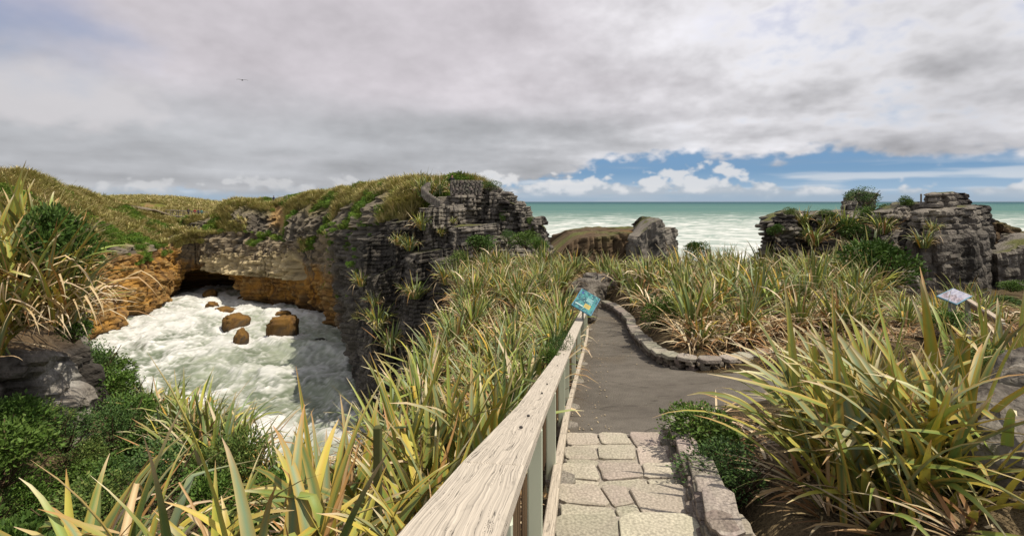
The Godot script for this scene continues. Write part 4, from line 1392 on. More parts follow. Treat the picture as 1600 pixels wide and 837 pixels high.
	# teal information panel on the handrail
	sign_panel("information_panel", "tilted teal information panel fixed on the far end of the handrail", [P(893.5, 475.5, 14.6), P(909, 450, 15.5), P(935.5, 465, 15.35), P(927, 495.5, 14.45)], teal_print(), Color(0.05, 0.20, 0.30))
	sign_panel("picture_panel", "tilted panel with a pale photograph in a blue frame near the pillar", [P(1465, 461.5, 14.2), P(1489, 450, 15.0), P(1518.5, 460.5, 14.64), P(1499, 477, 13.84)], photo_print(), Color(0.10, 0.24, 0.33))
	# the second handrail, half hidden at the right
	var r2 := thing("handrail", "short pale timber rail with a small yellow marker at the right sign", "handrail", P(1540, 486, 14.2))
	var ra := P(1513, 468, 14.4)
	var rb := P(1567, 502, 13.6)
	part("cap_board", beam_mesh(ra, rb, 0.19, 0.05, Color(0.60, 0.56, 0.51), 0.006), M.wood, r2, Transform3D(Basis(), -r2.position))
	part("rail_board", beam_mesh(ra + Vector3(0, -0.16, 0.1), rb + Vector3(0, -0.16, 0.1), 0.05, 0.1, Color(0.42, 0.33, 0.24)), M.wood, r2, Transform3D(Basis(), -r2.position))
	for e: Vector3 in [ra, rb, P(1490, 466, 14.5)]:
		var bot := gy(e.x, e.z) - 0.1
		part("post", box_mesh(Vector3(0.1, e.y - 0.03 - bot, 0.1), Color(0.33, 0.33, 0.26)), M.paint, r2, Transform3D(Basis(), Vector3(e.x, (e.y - 0.03 + bot) / 2, e.z) - r2.position))
	var mk := G.new()
	var mid := ra.lerp(rb, 0.45) + Vector3(0, 0.029, 0)
	var fw := (rb - ra).normalized()
	var sd := fw.cross(Vector3.UP).normalized()
	var up := sd.cross(fw)
	box(mk, Transform3D(Basis(sd, up, -fw), mid), Vector3(0.14, 0.006, 0.18), Color(0.05, 0.05, 0.04), 0.002)
	for q in [[-0.03, 0.0, 0.035, 0.1], [0.03, 0.03, 0.035, 0.05], [0.03, -0.04, 0.035, 0.03]]:
		box(mk, Transform3D(Basis(sd, up, -fw), mid + sd * float(q[0]) - fw * float(q[1]) + up * 0.004), Vector3(q[2], 0.004, q[3]), Color(0.75, 0.60, 0.06), 0.001)
	part("marker_plate", mk.mesh(false), M.paint, r2, Transform3D(Basis(), -r2.position))
	# stake in the flax at the lower left
	var sk := thing("wooden_stake", "dark green stake in the flax at the lower centre left", "stake", Vector3(-1.05, gy(-1.05, -4.0), -4.0))
	part("post", box_mesh(Vector3(0.06, 1.35, 0.06), Color(0.13, 0.15, 0.07)), M.wood, sk, Transform3D(Basis(), Vector3(0, 0.55, 0)))

func flag(c: Array, col: Color) -> ArrayMesh:
	# a flagstone with worn, wandering edges between four corners (x, distance)
	var mid: Vector2 = (c[0] + c[1] + c[2] + c[3]) / 4.0
	var rim := []
	for k in 4:
		var a: Vector2 = c[k]
		var b: Vector2 = c[(k + 1) % 4]
		for q: float in [0.12, 0.5, 0.88]:
			rim.append(a.lerp(b, q) + (Vector2(rng.randf_range(-1, 1), rng.randf_range(-1, 1)) * 0.012))
	var g := G.new()
	for ring in 3:
		for p: Vector2 in rim:
			var w := (p - mid)
			var e: Vector2 = mid + w * (1.0 - [0.012, 0.014, 0.026][ring] / maxf(w.length(), 0.05))
			g.put(Vector3(e.x, [0.0, 0.041, 0.046][ring] + rng.randf_range(-0.003, 0.003), -e.y), jit(col, 0.1))
	g.put(Vector3(mid.x, 0.05, -mid.y), jit(col, 0.1))
	for ring in 2:
		for k in 12:
			g.quad(ring * 12 + k, ring * 12 + 12 + k, ring * 12 + 12 + (k + 1) % 12, ring * 12 + (k + 1) % 12)
	for k in 12: g.tri(24 + k, 36, 24 + (k + 1) % 12)
	return g.mesh(false)

func sign_panel(called: String, label: String, q: Array, print_: Texture2D, frame: Color) -> void:
	# q: near left, far left, far right, near right corners
	var mid: Vector3 = (q[0] + q[1] + q[2] + q[3]) / 4.0
	var across: Vector3 = ((q[3] - q[0]) + (q[2] - q[1])) * 0.5
	var along: Vector3 = ((q[1] - q[0]) + (q[2] - q[3])) * 0.5
	var ax := across.normalized()
	var nn := ax.cross(-along).normalized()
	if nn.y < 0: nn = -nn
	var az := ax.cross(nn).normalized()
	var B := Basis(ax, nn, az)
	var w := across.length()
	var l: float = absf(along.dot(az))
	var t := thing(called, label, "sign", mid)
	var g := G.new()
	box(g, Transform3D(B, -nn * 0.02), Vector3(w, 0.035, l), frame, 0.006)
	part("frame", g.mesh(false), M.paint, t)
	var pg := G.new()
	for e in [[-1, -1], [1, -1], [1, 1], [-1, 1]]:
		pg.put(B * Vector3(float(e[0]) * (w / 2 - 0.025), 0.002, float(e[1]) * (l / 2 - 0.025)), Color.WHITE)
		pg.uv.append(Vector2(e[0] * 0.5 + 0.5, e[1] * 0.5 + 0.5))
	pg.quad(0, 1, 2, 3)
	var m := StandardMaterial3D.new()
	m.albedo_texture = print_
	m.roughness = 0.35
	part("printed_face", pg.mesh(), m, t)
	for s: float in [-0.3, 0.3]:
		var arm := G.new()
		box(arm, Transform3D(Basis(), az * s * l - Vector3(0, 0.2, 0) - nn * 0.04), Vector3(0.05, 0.3, 0.05), Color(0.25, 0.27, 0.25))
		part("bracket", arm.mesh(false), M.paint, t)

func teal_print() -> ImageTexture:
	var im := Image.create(192, 160, false, Image.FORMAT_RGB8)
	for y in 160:
		for x in 192:
			var n := nA.get_noise_2d(x * 1.6, y * 1.6 + 40)
			var c := mixc(Color(0.05, 0.27, 0.32), Color(0.20, 0.50, 0.50), ss(-0.3, 0.35, n))
			c = mixc(c, Color(0.50, 0.68, 0.66), ss(0.28, 0.45, nA.get_noise_2d(x * 3.0, y * 5.0)))
			im.set_pixel(x, y, c)
	im.fill_rect(Rect2i(96, 96, 62, 36), Color(0.70, 0.62, 0.32))
	im.fill_rect(Rect2i(84, 40, 84, 40), Color(0.16, 0.42, 0.46))
	for k in 5: im.fill_rect(Rect2i(90, 45 + k * 7, 70 - (k % 3) * 9, 2), Color(0.78, 0.88, 0.85))
	for k in 4: im.fill_rect(Rect2i(101, 102 + k * 7, 50 - (k % 2) * 8, 2), Color(0.35, 0.36, 0.20))
	im.fill_rect(Rect2i(12, 128, 78, 5), Color(0.85, 0.92, 0.90))
	im.fill_rect(Rect2i(14, 20, 22, 12), Color(0.15, 0.25, 0.55))
	return ImageTexture.create_from_image(im)

func photo_print() -> ImageTexture:
	var im := Image.create(192, 128, false, Image.FORMAT_RGB8)
	for y in 128:
		for x in 192:
			var n := nA.get_noise_2d(x * 2.0 + 80, y * 2.0)
			var ridge := 62.0 + nA.get_noise_2d(x * 1.2, 9.0) * 60.0
			var c := mixc(Color(0.62, 0.62, 0.67), Color(0.50, 0.50, 0.58), ss(-0.2, 0.4, n))
			if y > ridge and y < ridge + 50: c = mixc(Color(0.38, 0.34, 0.37), Color(0.62, 0.57, 0.60), ss(-0.3, 0.3, n + nA.get_noise_2d(x * 7.0, y * 7.0)))
			im.set_pixel(x, y, c)
	return ImageTexture.create_from_image(im)

func build_far_things() -> void:
	rng.seed = 31
	# footbridge over the gully
	var a := P(262, 337, 112)
	var b := P(322, 341, 110)
	var t := thing("footbridge", "small timber footbridge over the gully behind the surge pool", "footbridge", a.lerp(b, 0.5))
	var off := Transform3D(Basis(), -t.position)
	part("deck", beam_mesh(a, b, 1.6, 0.3, Color(0.30, 0.28, 0.26)), M.wood, t, off)
	for s: float in [-0.75, 0.75]:
		for k in 7:
			var p := a.lerp(b, k / 6.0)
			part("post", box_mesh(Vector3(0.11, 1.25, 0.11), Color(0.30, 0.28, 0.26)), M.wood, t, Transform3D(Basis(), p + Vector3(0, 0.7, s) - t.position))
		for h: float in [0.7, 1.28]:
			part("rail", beam_mesh(a + Vector3(0, h, s), b + Vector3(0, h, s), 0.09, 0.12 if h > 1 else 0.06, Color(0.46, 0.43, 0.40)), M.wood, t, off)
	part("brace", beam_mesh(P(293, 340, 109.6), P(281, 351, 109.6), 0.16, 0.16, Color(0.72, 0.68, 0.55)), M.wood, t, off)
	var w := thing("boardwalk", "grey boardwalk sloping down the hill to the footbridge", "boardwalk", P(225, 328, 111))
	var pts := [P(188, 319.5, 103), P(210, 323.5, 103.5), P(235, 327.5, 105), P(262, 336.5, 111.5)]
	for k in 3:
		part("deck", beam_mesh(pts[k], pts[k + 1], 1.6, 0.22, Color(0.42, 0.38, 0.34)), M.wood, w, Transform3D(Basis(), -w.position))
		part("rail", beam_mesh(pts[k] + Vector3(0, 0.2, 0.8), pts[k + 1] + Vector3(0, 0.2, 0.8), 0.1, 0.35, Color(0.55, 0.50, 0.46)), M.wood, w, Transform3D(Basis(), -w.position))
	var f := thing("picket_fence", "short white rail fence on the skyline beside a walker", "fence", P(437, 315, 101))
	var fp := []
	for k in 5: fp.append(P(428 + k * 5.0, 317.5 - k * 1.2, 101 - k))
	for k in 5:
		part("post", box_mesh(Vector3(0.1, 1.3, 0.1), Color(0.62, 0.60, 0.56)), M.wood, f, Transform3D(Basis(), fp[k] + Vector3(0, 0.3, 0) - f.position))
		if k:
			for h: float in [0.4, 0.85]: part("rail", beam_mesh(fp[k - 1] + Vector3(0, h, 0), fp[k] + Vector3(0, h, 0), 0.06, 0.1, Color(0.62, 0.60, 0.56)), M.wood, f, Transform3D(Basis(), -f.position))
	# people
	person("person in dark clothes looking out over the lookout parapet", P(706, 281, 46) - Vector3(0, 1.28, 0), 0.25, Color(0.03, 0.03, 0.035), Color(0.04, 0.04, 0.05), Color(0.02, 0.015, 0.012), 0.06)
	person("person in red top at the footbridge rail", a.lerp(b, 0.72) + Vector3(0, 0.15, 0.3), 0.6, Color(0.30, 0.03, 0.04), Color(0.05, 0.05, 0.07), Color(0.03, 0.02, 0.015), 0.03)
	person("person in dark blue standing by the right end of the footbridge", a.lerp(b, 0.80) + Vector3(0, 0.15, 0.1), -0.3, Color(0.04, 0.05, 0.10), Color(0.03, 0.03, 0.04), Color(0.05, 0.03, 0.02), 0.02)
	person("person in teal jacket at the right end of the footbridge", a.lerp(b, 0.89) + Vector3(0, 0.15, 0.2), 0.9, Color(0.05, 0.20, 0.20), Color(0.04, 0.04, 0.05), Color(0.04, 0.025, 0.02), 0.02)
	person("person in black alone at mid span of the footbridge", a.lerp(b, 0.55) + Vector3(0, 0.15, 0.2), 0.2, Color(0.03, 0.03, 0.04), Color(0.05, 0.05, 0.06), Color(0.03, 0.02, 0.02), 0.02)
	person("walker in dark blue on the skyline left of the white fence", P(427, 319.5, 101), 1.2, Color(0.03, 0.04, 0.08), Color(0.04, 0.04, 0.05), Color(0.03, 0.02, 0.02), 0.04)
	# gull
	var gb := thing("gull", "lone gull gliding under the grey clouds at upper left", "bird", P(378, 125, 66), 0.5)
	var bg := G.new()
	net([[Vector3(0, 0, 0.2), Vector3(0, 0, -0.05), 0.045, 0.075], [Vector3(0, 0, -0.05), Vector3(0, 0.01, -0.2), 0.075, 0.05], [Vector3(0, 0.02, -0.22), Vector3(0, 0.02, -0.25), 0.045, 0.04], [Vector3(0, 0.01, -0.28), Vector3(0, 0.0, -0.33), 0.016, 0.006]], Vector3(-0.15, -0.15, -0.42), Vector3(0.15, 0.15, 0.32), 0.02, 0.04, func(p): return Color(0.5, 0.3, 0.05) if p.z < -0.29 else Color(0.07, 0.07, 0.08), bg)
	part("body", bg.mesh(), M.cloth, gb)
	for s: float in [-1.0, 1.0]:
		var wg := G.new()
		for e in [[0.03, 0.0, -0.09, 0.10], [0.25, 0.07, -0.13, 0.06], [0.45, 0.06, -0.05, 0.09], [0.68, 0.0, 0.08, 0.12]]:
			for q: float in [0.0, 0.5, 1.0]:
				wg.put(Vector3(s * float(e[0]), float(e[1]) + 0.02 * sin(PI * q), lerpf(e[2], e[3], q)), Color(0.07, 0.07, 0.08))
				wg.put(Vector3(s * float(e[0]), float(e[1]) - 0.006, lerpf(e[2], e[3], q)), Color(0.35, 0.35, 0.36))
		for k in 3:
			for q in 2:
				for h in 2:
					var i0 := k * 6 + q * 2 + h
					wg.quad(i0, i0 + 6, i0 + 8, i0 + 2)
		part("wing", wg.mesh(), M.cloth, gb)
	var tg := G.new()
	for e in [[-0.03, 0.17], [0.03, 0.17], [0.08, 0.34], [-0.08, 0.34]]: tg.put(Vector3(e[0], 0.01, e[1]), Color(0.07, 0.07, 0.08))
	for e in [[-0.03, 0.17], [0.03, 0.17], [0.08, 0.34], [-0.08, 0.34]]: tg.put(Vector3(e[0], -0.004, e[1]), Color(0.2, 0.2, 0.2))
	tg.quad(0, 1, 2, 3)
	tg.quad(4, 7, 6, 5)
	part("tail", tg.mesh(), M.cloth, gb)
	# thin marker pole on the right outcrop
	var mp := thing("marker_pole", "thin bare pole on top of the right outcrop", "pole", P(1440, 318, 30))
	part("post", box_mesh(Vector3(0.07, 0.75, 0.07), Color(0.3, 0.28, 0.24)), M.wood, mp, Transform3D(Basis(), Vector3(0, 0.2, 0)))


const TONES := ["olive spreading", "tall half dry", "low green spreading", "tall narrow straw", "olive arching", "mostly dead straw", "broad low green", "narrow drying"]

func build_plants() -> void:
	make_leaf_kinds()
	for k in 8:
		clumps.append(clump_mesh(100 + k, 60, [1.7, 1.95, 1.45, 2.0, 1.7, 1.8, 1.4, 1.95][k], [1.0, 0.8, 1.2, 0.75, 1.1, 0.9, 1.3, 0.85][k], [0.10, 0.18, 0.07, 0.26, 0.13, 0.34, 0.08, 0.2][k]))
		skirts.append(skirt_mesh(200 + k, 30, 1.1))
	for k in 5:
		shrub_protos.append([shrub_mesh(300 + k, Vector3.ONE, 2600, [0.058, 0.07, 0.05, 0.062, 0.045][k], [Color(0.06, 0.12, 0.022), Color(0.045, 0.09, 0.02), Color(0.075, 0.13, 0.03), Color(0.06, 0.11, 0.02), Color(0.05, 0.10, 0.03)][k], [Color(0.13, 0.21, 0.04), Color(0.09, 0.155, 0.03), Color(0.18, 0.22, 0.06), Color(0.115, 0.18, 0.035), Color(0.10, 0.165, 0.045)][k]), twigs_mesh(320 + k, Vector3.ONE, 14, Color(0.18, 0.13, 0.08))])
	scatter_hills()
	bank_plants()
	near_plants()
	litter()
	grit()
	tell_apart()

func grit() -> void:
	# stone chips and bits of leaf along the edges of the path
	rng.seed = 800
	var xf := []
	var co := []
	for q in 450:
		var d := rng.randf_range(6.8, 22.0)
		var left: bool = rng.randf() < 0.6
		var x: float = rail_x(d) + 0.12 + pow(rng.randf(), 2.0) * 0.7 if left else lut([[6.7, 2.0], [9, 6.0], [12.3, 6.0], [13.2, 3.75], [15.9, 3.9], [19.8, 4.3], [22, 4.3]], d) - pow(rng.randf(), 2.0) * 0.7
		xf.append(Transform3D(Basis.from_euler(Vector3(0, rng.randf() * 6.0, 0)).scaled(Vector3(1, 0.6, rng.randf_range(0.6, 2.2)) * rng.randf_range(0.4, 1.3)), Vector3(x, path_y(d) + 0.006, -d)))
		co.append(mixc(Color(0.20, 0.17, 0.13), Color(0.42, 0.35, 0.24), rng.randf()))
	scatter("path_grit", stone(0.03, 0.016, 0.024, Color(1, 1, 1), 6), M.cloth, xf, co, self, "stone chips and leaf bits along the edges of the path", "grit")

func litter() -> void:
	# dead leaves lying about on the ground between the plants
	rng.seed = 700
	var xf := []
	var co := []
	for q in 1900:
		var p := Vector2(rng.randf_range(-10, 19), rng.randf_range(2.2, 30))
		if not Geometry2D.is_point_in_polygon(p, LAND): continue
		if line_dist(PATHLINE, p) < (1.7 if p.y > 8 else 1.15) or line_dist(BRANCH, p) < 1.3: continue
		if p.y > 7.5 and p.y < 15.0 and p.x > rail_x(p.y) - 0.1 and p.x < 4.6: continue
		if p.x > rail_x(p.y) - 0.3 and p.x < 2.6: continue
		if p.x < -3.0 and p.y < 20: continue
		xf.append(Transform3D(Basis(Vector3.UP, rng.randf() * TAU).scaled(Vector3(1, 0.5, 1) * rng.randf_range(0.6, 1.0)), on_ground(p.x, p.y, 0.08)))
		var f := rng.randf_range(0.55, 1.05)
		co.append(Color(f, f * 0.95, f * 0.9))
	scatter("leaf_litter", skirt_mesh(260, 26, 0.8), M.leaf, xf, co, self, "straw coloured dead leaf litter on the ground among the plants", "leaf litter")

func tell_apart() -> void:
	# two or three that would share a label are told apart by which stands nearer
	var by := {}
	for o in get_children():
		if o.has_meta("group") and o.has_meta("label"):
			var l: String = o.get_meta("label")
			if not by.has(l): by[l] = []
			by[l].append(o)
	for l in by:
		var list: Array = by[l]
		if list.size() < 2 or list.size() > 12: continue
		if list.size() > 4:
			list.sort_custom(func(a, b): return a.position.x / -a.position.z < b.position.x / -b.position.z)
			for k in list.size():
				list[k].set_meta("label", l + ", " + ["leftmost", "second from left", "third from left", "fourth from left", "fifth from left", "sixth from left", "seventh from left", "eighth from left", "ninth from left", "tenth from left", "eleventh from left", "twelfth from left"][k])
			continue
		list.sort_custom(func(a, b): return a.position.z > b.position.z)
		for k in list.size():
			list[k].set_meta("label", l + ", " + [["nearer one", "farther one"], ["nearest", "middle one", "farthest"], ["nearest", "second nearest", "third nearest", "farthest"]][list.size() - 2][k])

func scatter_hills() -> void:
	rng.seed = 61
	var tufts := []
	for k in 4: tufts.append(tuft_mesh(70 + k, 26, 1.25))
	var bush := shrub_mesh(80, Vector3(1.5, 1.1, 1.5), 420, 0.17, Color(0.075, 0.14, 0.024), Color(0.16, 0.25, 0.045))
	var xf := [[], [], [], []]
	var co := [[], [], [], []]
	var bx := []
	var bc := []
	var n := rib_cols
	for q in 19000:
		var c := rng.randi() % n
		var k := float(c) / (n - 1) * (RIB.size() - 1)
		var on_wall := rng.randf() < 0.22
		var r: int = rib_wall + int(pow(rng.randf(), 0.75) * (rib_slope + 5)) if not on_wall else rib_wall - int(rng.randf() * (70 if k > 14.0 else 16))
		var p := rib_pos[r * n + c]
		var up := rib_pos[mini(r + 2, rib_wall + rib_slope) * n + c]
		var t := float(r - rib_wall) / rib_slope
		var rocky := nB.get_noise_2d(p.x * 9.0 + 400, p.z * 9.0) + (0.08 if k > 9.0 and k < 15.5 else -0.05)
		if t > 0.0 and t < 0.4 and rocky > 0.2: continue
		if on_wall and nB.get_noise_3d(p.x * 12, p.y * 12, p.z * 12) < (0.05 if k > 14.0 else 0.15): continue
		if absf(k - 11.2) < 0.35 and t > 0.05 and t < 0.6: continue
		var green := ss(0.0, 0.35, nB.get_noise_2d(p.x * 10.0, p.z * 10.0 + 200) + 0.55 * ss(0.6, 0.0, t) - 0.16)
		var s := rng.randf_range(0.6, 1.25) * (1.0 if not on_wall else 0.75)
		if rng.randf() < green:
			bx.append(Transform3D(Basis(Vector3.UP, rng.randf() * TAU).scaled(Vector3.ONE * s * rng.randf_range(0.45, 0.95)), p - Vector3(0, 0.25, 0)))
			var f := rng.randf_range(0.7, 1.5)
			bc.append(Color(f * rng.randf_range(0.85, 1.3), f, f * 0.9))
		else:
			var v := rng.randi() % 4
			xf[v].append(Transform3D(Basis(Vector3.UP, rng.randf() * TAU).scaled(Vector3.ONE * s), p - Vector3(0, 0.1, 0)))
			var tone := mixc(mixc(Color(0.22, 0.235, 0.06), Color(0.40, 0.37, 0.12), rng.randf()), Color(0.62, 0.50, 0.28), pow(rng.randf(), 1.8) * 0.9)
			co[v].append(tone)
	# the far hill
	var sky := [[100, 318], [150, 311], [180, 307.5], [225, 307], [280, 310], [330, 316], [352, 319], [380, 322], [430, 326]]
	for q in 5200:
		var u := rng.randf_range(70, 430)
		var t := rng.randf_range(0.0, 1.1)
		var d := lerpf(113.0, 150.0, t)
		var p := P(u, lerpf(352.0, lut(sky, u), minf(1.0, sin(minf(t, 1.0) * PI / 2))), d)
		if t > 1.0: p.y = P(u, lut(sky, u), 150).y - (t - 1.0) * 9.0
		var vv := 315.0 - (p.y - EYE) / d * F
		if Vector2((u - 225) / 45.0, (vv - 322) / 6.0).length() < 0.8: continue
		var v := rng.randi() % 4
		xf[v].append(Transform3D(Basis(Vector3.UP, rng.randf() * TAU).scaled(Vector3.ONE * rng.randf_range(0.7, 1.3)), p - Vector3(0, 0.1, 0)))
		co[v].append(mixc(mixc(Color(0.22, 0.235, 0.06), Color(0.40, 0.37, 0.12), rng.randf()), Color(0.62, 0.50, 0.28), pow(rng.randf(), 1.8) * 0.9))
	for v in 4:
		scatter("flax_cover", tufts[v], M.leaf, xf[v], co[v], self, ["olive and straw flax covering the hills round the surge pool", "flax cover mixed through the slopes above the cliff", "tufted flax cover on the far slopes", "pale flax tufts covering the far hills"][v], "ground cover")
	scatter("shrub_cover", bush, M.shrub, bx, bc, self, "bright green shrub cover along the cliff rim", "ground cover")

func on_ground(x: float, d: float, sink := 0.06) -> Vector3:
	return Vector3(x, gy(x, -d) - sink, -d)

func bank_plants() -> void:
	var k := 0
	# left bank, between the handrail and the headland
	for p in fill(PackedVector2Array([Vector2(-2.2, 7.2), Vector2(-2.4, 11), Vector2(-2.3, 15), Vector2(-2.6, 22), Vector2(-3.1, 32), Vector2(5.0, 32.5), Vector2(3.2, 26.5), Vector2(2.5, 22), Vector2(1.75, 17), Vector2(1.0, 13), Vector2(0.25, 9.1), Vector2(-0.35, 7.0)]), 0.9, 501):
		k += 1
		rng.seed = 5000 + k
		var v := rng.randi() % 8
		var rx: float = p.x - rail_x(p.y)
		var side: String = "on the cliff edge" if p.x < -1.75 else ("close beside the handrail" if rx > -1.5 else "in mid bank")
		var row: String = "under the headland" if p.y > 27 else ("by the path's far end" if p.y > 21.5 else ("by the teal panel" if p.y > 14.5 else ("by the handrail's kink" if p.y > 9.5 else "before the handrail's kink")))
		clump("%s flax %s, %s" % [TONES[v], side, row], on_ground(p.x, p.y), rng.randf_range(0.66, 0.92), v, "flax clumps in the bank left of the handrail")
	# the island right of the path
	for p in fill(PackedVector2Array([Vector2(4.8, 13.9), Vector2(6.2, 14.2), Vector2(7.4, 15.0), Vector2(9, 16.6), Vector2(12, 17.6), Vector2(15.0, 20), Vector2(16.5, 25), Vector2(13.8, 29), Vector2(5.0, 31), Vector2(5.2, 26), Vector2(5.7, 21), Vector2(5.4, 17.5)]), 1.0, 502):
		k += 1
		rng.seed = 5000 + k
		var v := rng.randi() % 8
		var row: String = "right above the wall" if p.y < 18 else ("mid rows above the wall" if p.y < 22.5 else ("back rows before the surf" if p.y < 27 else "last rise before the surf"))
		var side: String = "at the path side" if p.x / p.y < 0.29 else ("in the middle" if p.x / p.y < 0.42 else ("towards the crag" if p.x / p.y < 0.56 else "below the block pillar"))
		clump("%s flax %s, %s" % [TONES[v], row, side], on_ground(p.x, p.y), rng.randf_range(0.8, 1.1), v, "flax clumps in the bank right of the path")
	# pale dead leaves fallen over the kerb
	for p in [[5.4, 14.6], [6.1, 14.3], [6.9, 14.8], [7.7, 15.2], [5.0, 15.6], [8.7, 15.6], [9.8, 15.9], [5.2, 17.0], [6.4, 15.3], [7.4, 14.7], [4.75, 13.5], [5.1, 13.9], [5.7, 13.7], [6.5, 14.0], [4.8, 14.6], [5.0, 18.4], [5.2, 20.0], [8.2, 14.9], [9.2, 15.3]]:
		rng.seed = int(p[0] * 100)
		var o := thing("dead_flax_heap", "heap of dead flax leaves %s the low stone wall" % ("hard against" if p[1] < 14.65 else "a step behind"), "dead leaves", on_ground(p[0], p[1], 0.0), rng.randf() * 6.0, "heaps of dead flax behind the low stone wall")
		part("leaves", skirts[rng.randi() % 8], M.leaf, o, Transform3D(Basis().scaled(Vector3(1.15, 1.0, 1.15)), Vector3.ZERO), "stuff")
	# behind the right foreground flax, round the picture panel
	for p in [[8.6, 15.6], [10.2, 15.2], [11.0, 16.2], [9.3, 9.4], [10.6, 9.9], [12.3, 10.6], [13.6, 11.2], [11.4, 8.4], [14.8, 12.2], [15.6, 14.6], [16.8, 16.2]]:
		k += 1
		rng.seed = 5000 + k
		clump("dry flax clump %s" % ("beyond the picture panel" if p[1] > 13.0 else ("left of the picture panel" if p[0] < 11.2 else "right below the picture panel")), on_ground(p[0], p[1]), rng.randf_range(0.55, 0.8), 3 + 2 * (k % 2), "dry flax clumps round the picture panel")
	for p in fill(PackedVector2Array([Vector2(7.4, 15.2), Vector2(10, 14.8), Vector2(13.5, 15.4), Vector2(17, 17.2), Vector2(18.5, 21), Vector2(16.5, 20), Vector2(12, 17.4), Vector2(9, 16.4)]), 0.95, 504):
		k += 1
		rng.seed = 5000 + k
		var v := rng.randi() % 8
		clump("%s flax on the slope below the block pillar, %s" % [TONES[v], "left part" if p.x / p.y < 0.68 else "right part"], on_ground(p.x, p.y), rng.randf_range(0.5, 0.8), v, "flax on the slope below the block pillar")
	# cliff ledges of the headland and the outcrop: u, v, d, size, label
	for e in [[660, 352, 43.0, 1.2, "flax hanging beside the left foot of the lookout stairs"], [640, 384, 42.3, 1.1, "flax on the ledge under the lookout's left buttress"], [648, 458, 39.0, 1.5, "large flax hanging half way down the headland wall"], [590, 505, 41.0, 1.5, "flax hanging low on the shaded headland wall"], [610, 540, 39.0, 1.4, "lowest flax on the shaded headland wall"], [585, 470, 42.0, 1.0, "flax tuft in the middle of the shaded headland wall"], [700, 435, 36.6, 1.4, "flax at the foot of the pancake rock face"], [735, 420, 36.4, 1.2, "flax against the lower pancake rock ledge"], [760, 412, 36.0, 1.2, "flax below the right half of the pancake rocks"], [620, 375, 43.0, 0.9, "small flax on the dark ledge left of the pancake face"], [565, 440, 46.0, 1.2, "flax high on the headland wall above the pool"], [690, 362, 42.2, 0.6, "little pale flax tuft in the pancake rock face"], [708, 342, 42.2, 0.4, "tiny flax tuft near the top of the pancake rock face"],
			[672, 300, 49.0, 1.6, "tall flax behind the curved parapet"], [684, 296, 50.0, 1.5, "tall flax left of the lookout parapet"], [660, 300, 49.0, 1.5, "tall flax on the skyline left of the curved parapet"],
			[1272, 372, 27.4, 1.0, "flax with a pale skirt draped over the crag at the sea edge"], [1255, 340, 28.6, 0.8, "flax on top of the crag at the sea edge"], [1290, 345, 28.6, 0.8, "flax right of the big one on the crag"], [1322, 352, 28.2, 1.0, "flax on the grey crag beside the slabs"], [1380, 355, 27.8, 0.9, "flax on the slab above the round green shrub"], [1330, 420, 24.5, 1.3, "tall pale flax below the crag"], [1360, 395, 25.6, 1.2, "pale flax climbing to the rock slab"], [1300, 430, 24.0, 1.3, "flax under the draped one at the crag foot"], [1240, 432, 25.0, 0.9, "flax at the left foot of the crag"], [1445, 375, 25.3, 0.8, "dry grassy flax in the cleft left of the pillar"], [1460, 350, 26.0, 0.5, "small dry flax at the pillar's upper block"]]:
		k += 1
		rng.seed = 5000 + k
		clump(e[4], P(e[0], e[1], e[2]) - Vector3(0, 0.35, 0), e[3], [2, 6, 4, 0][k % 4], "")
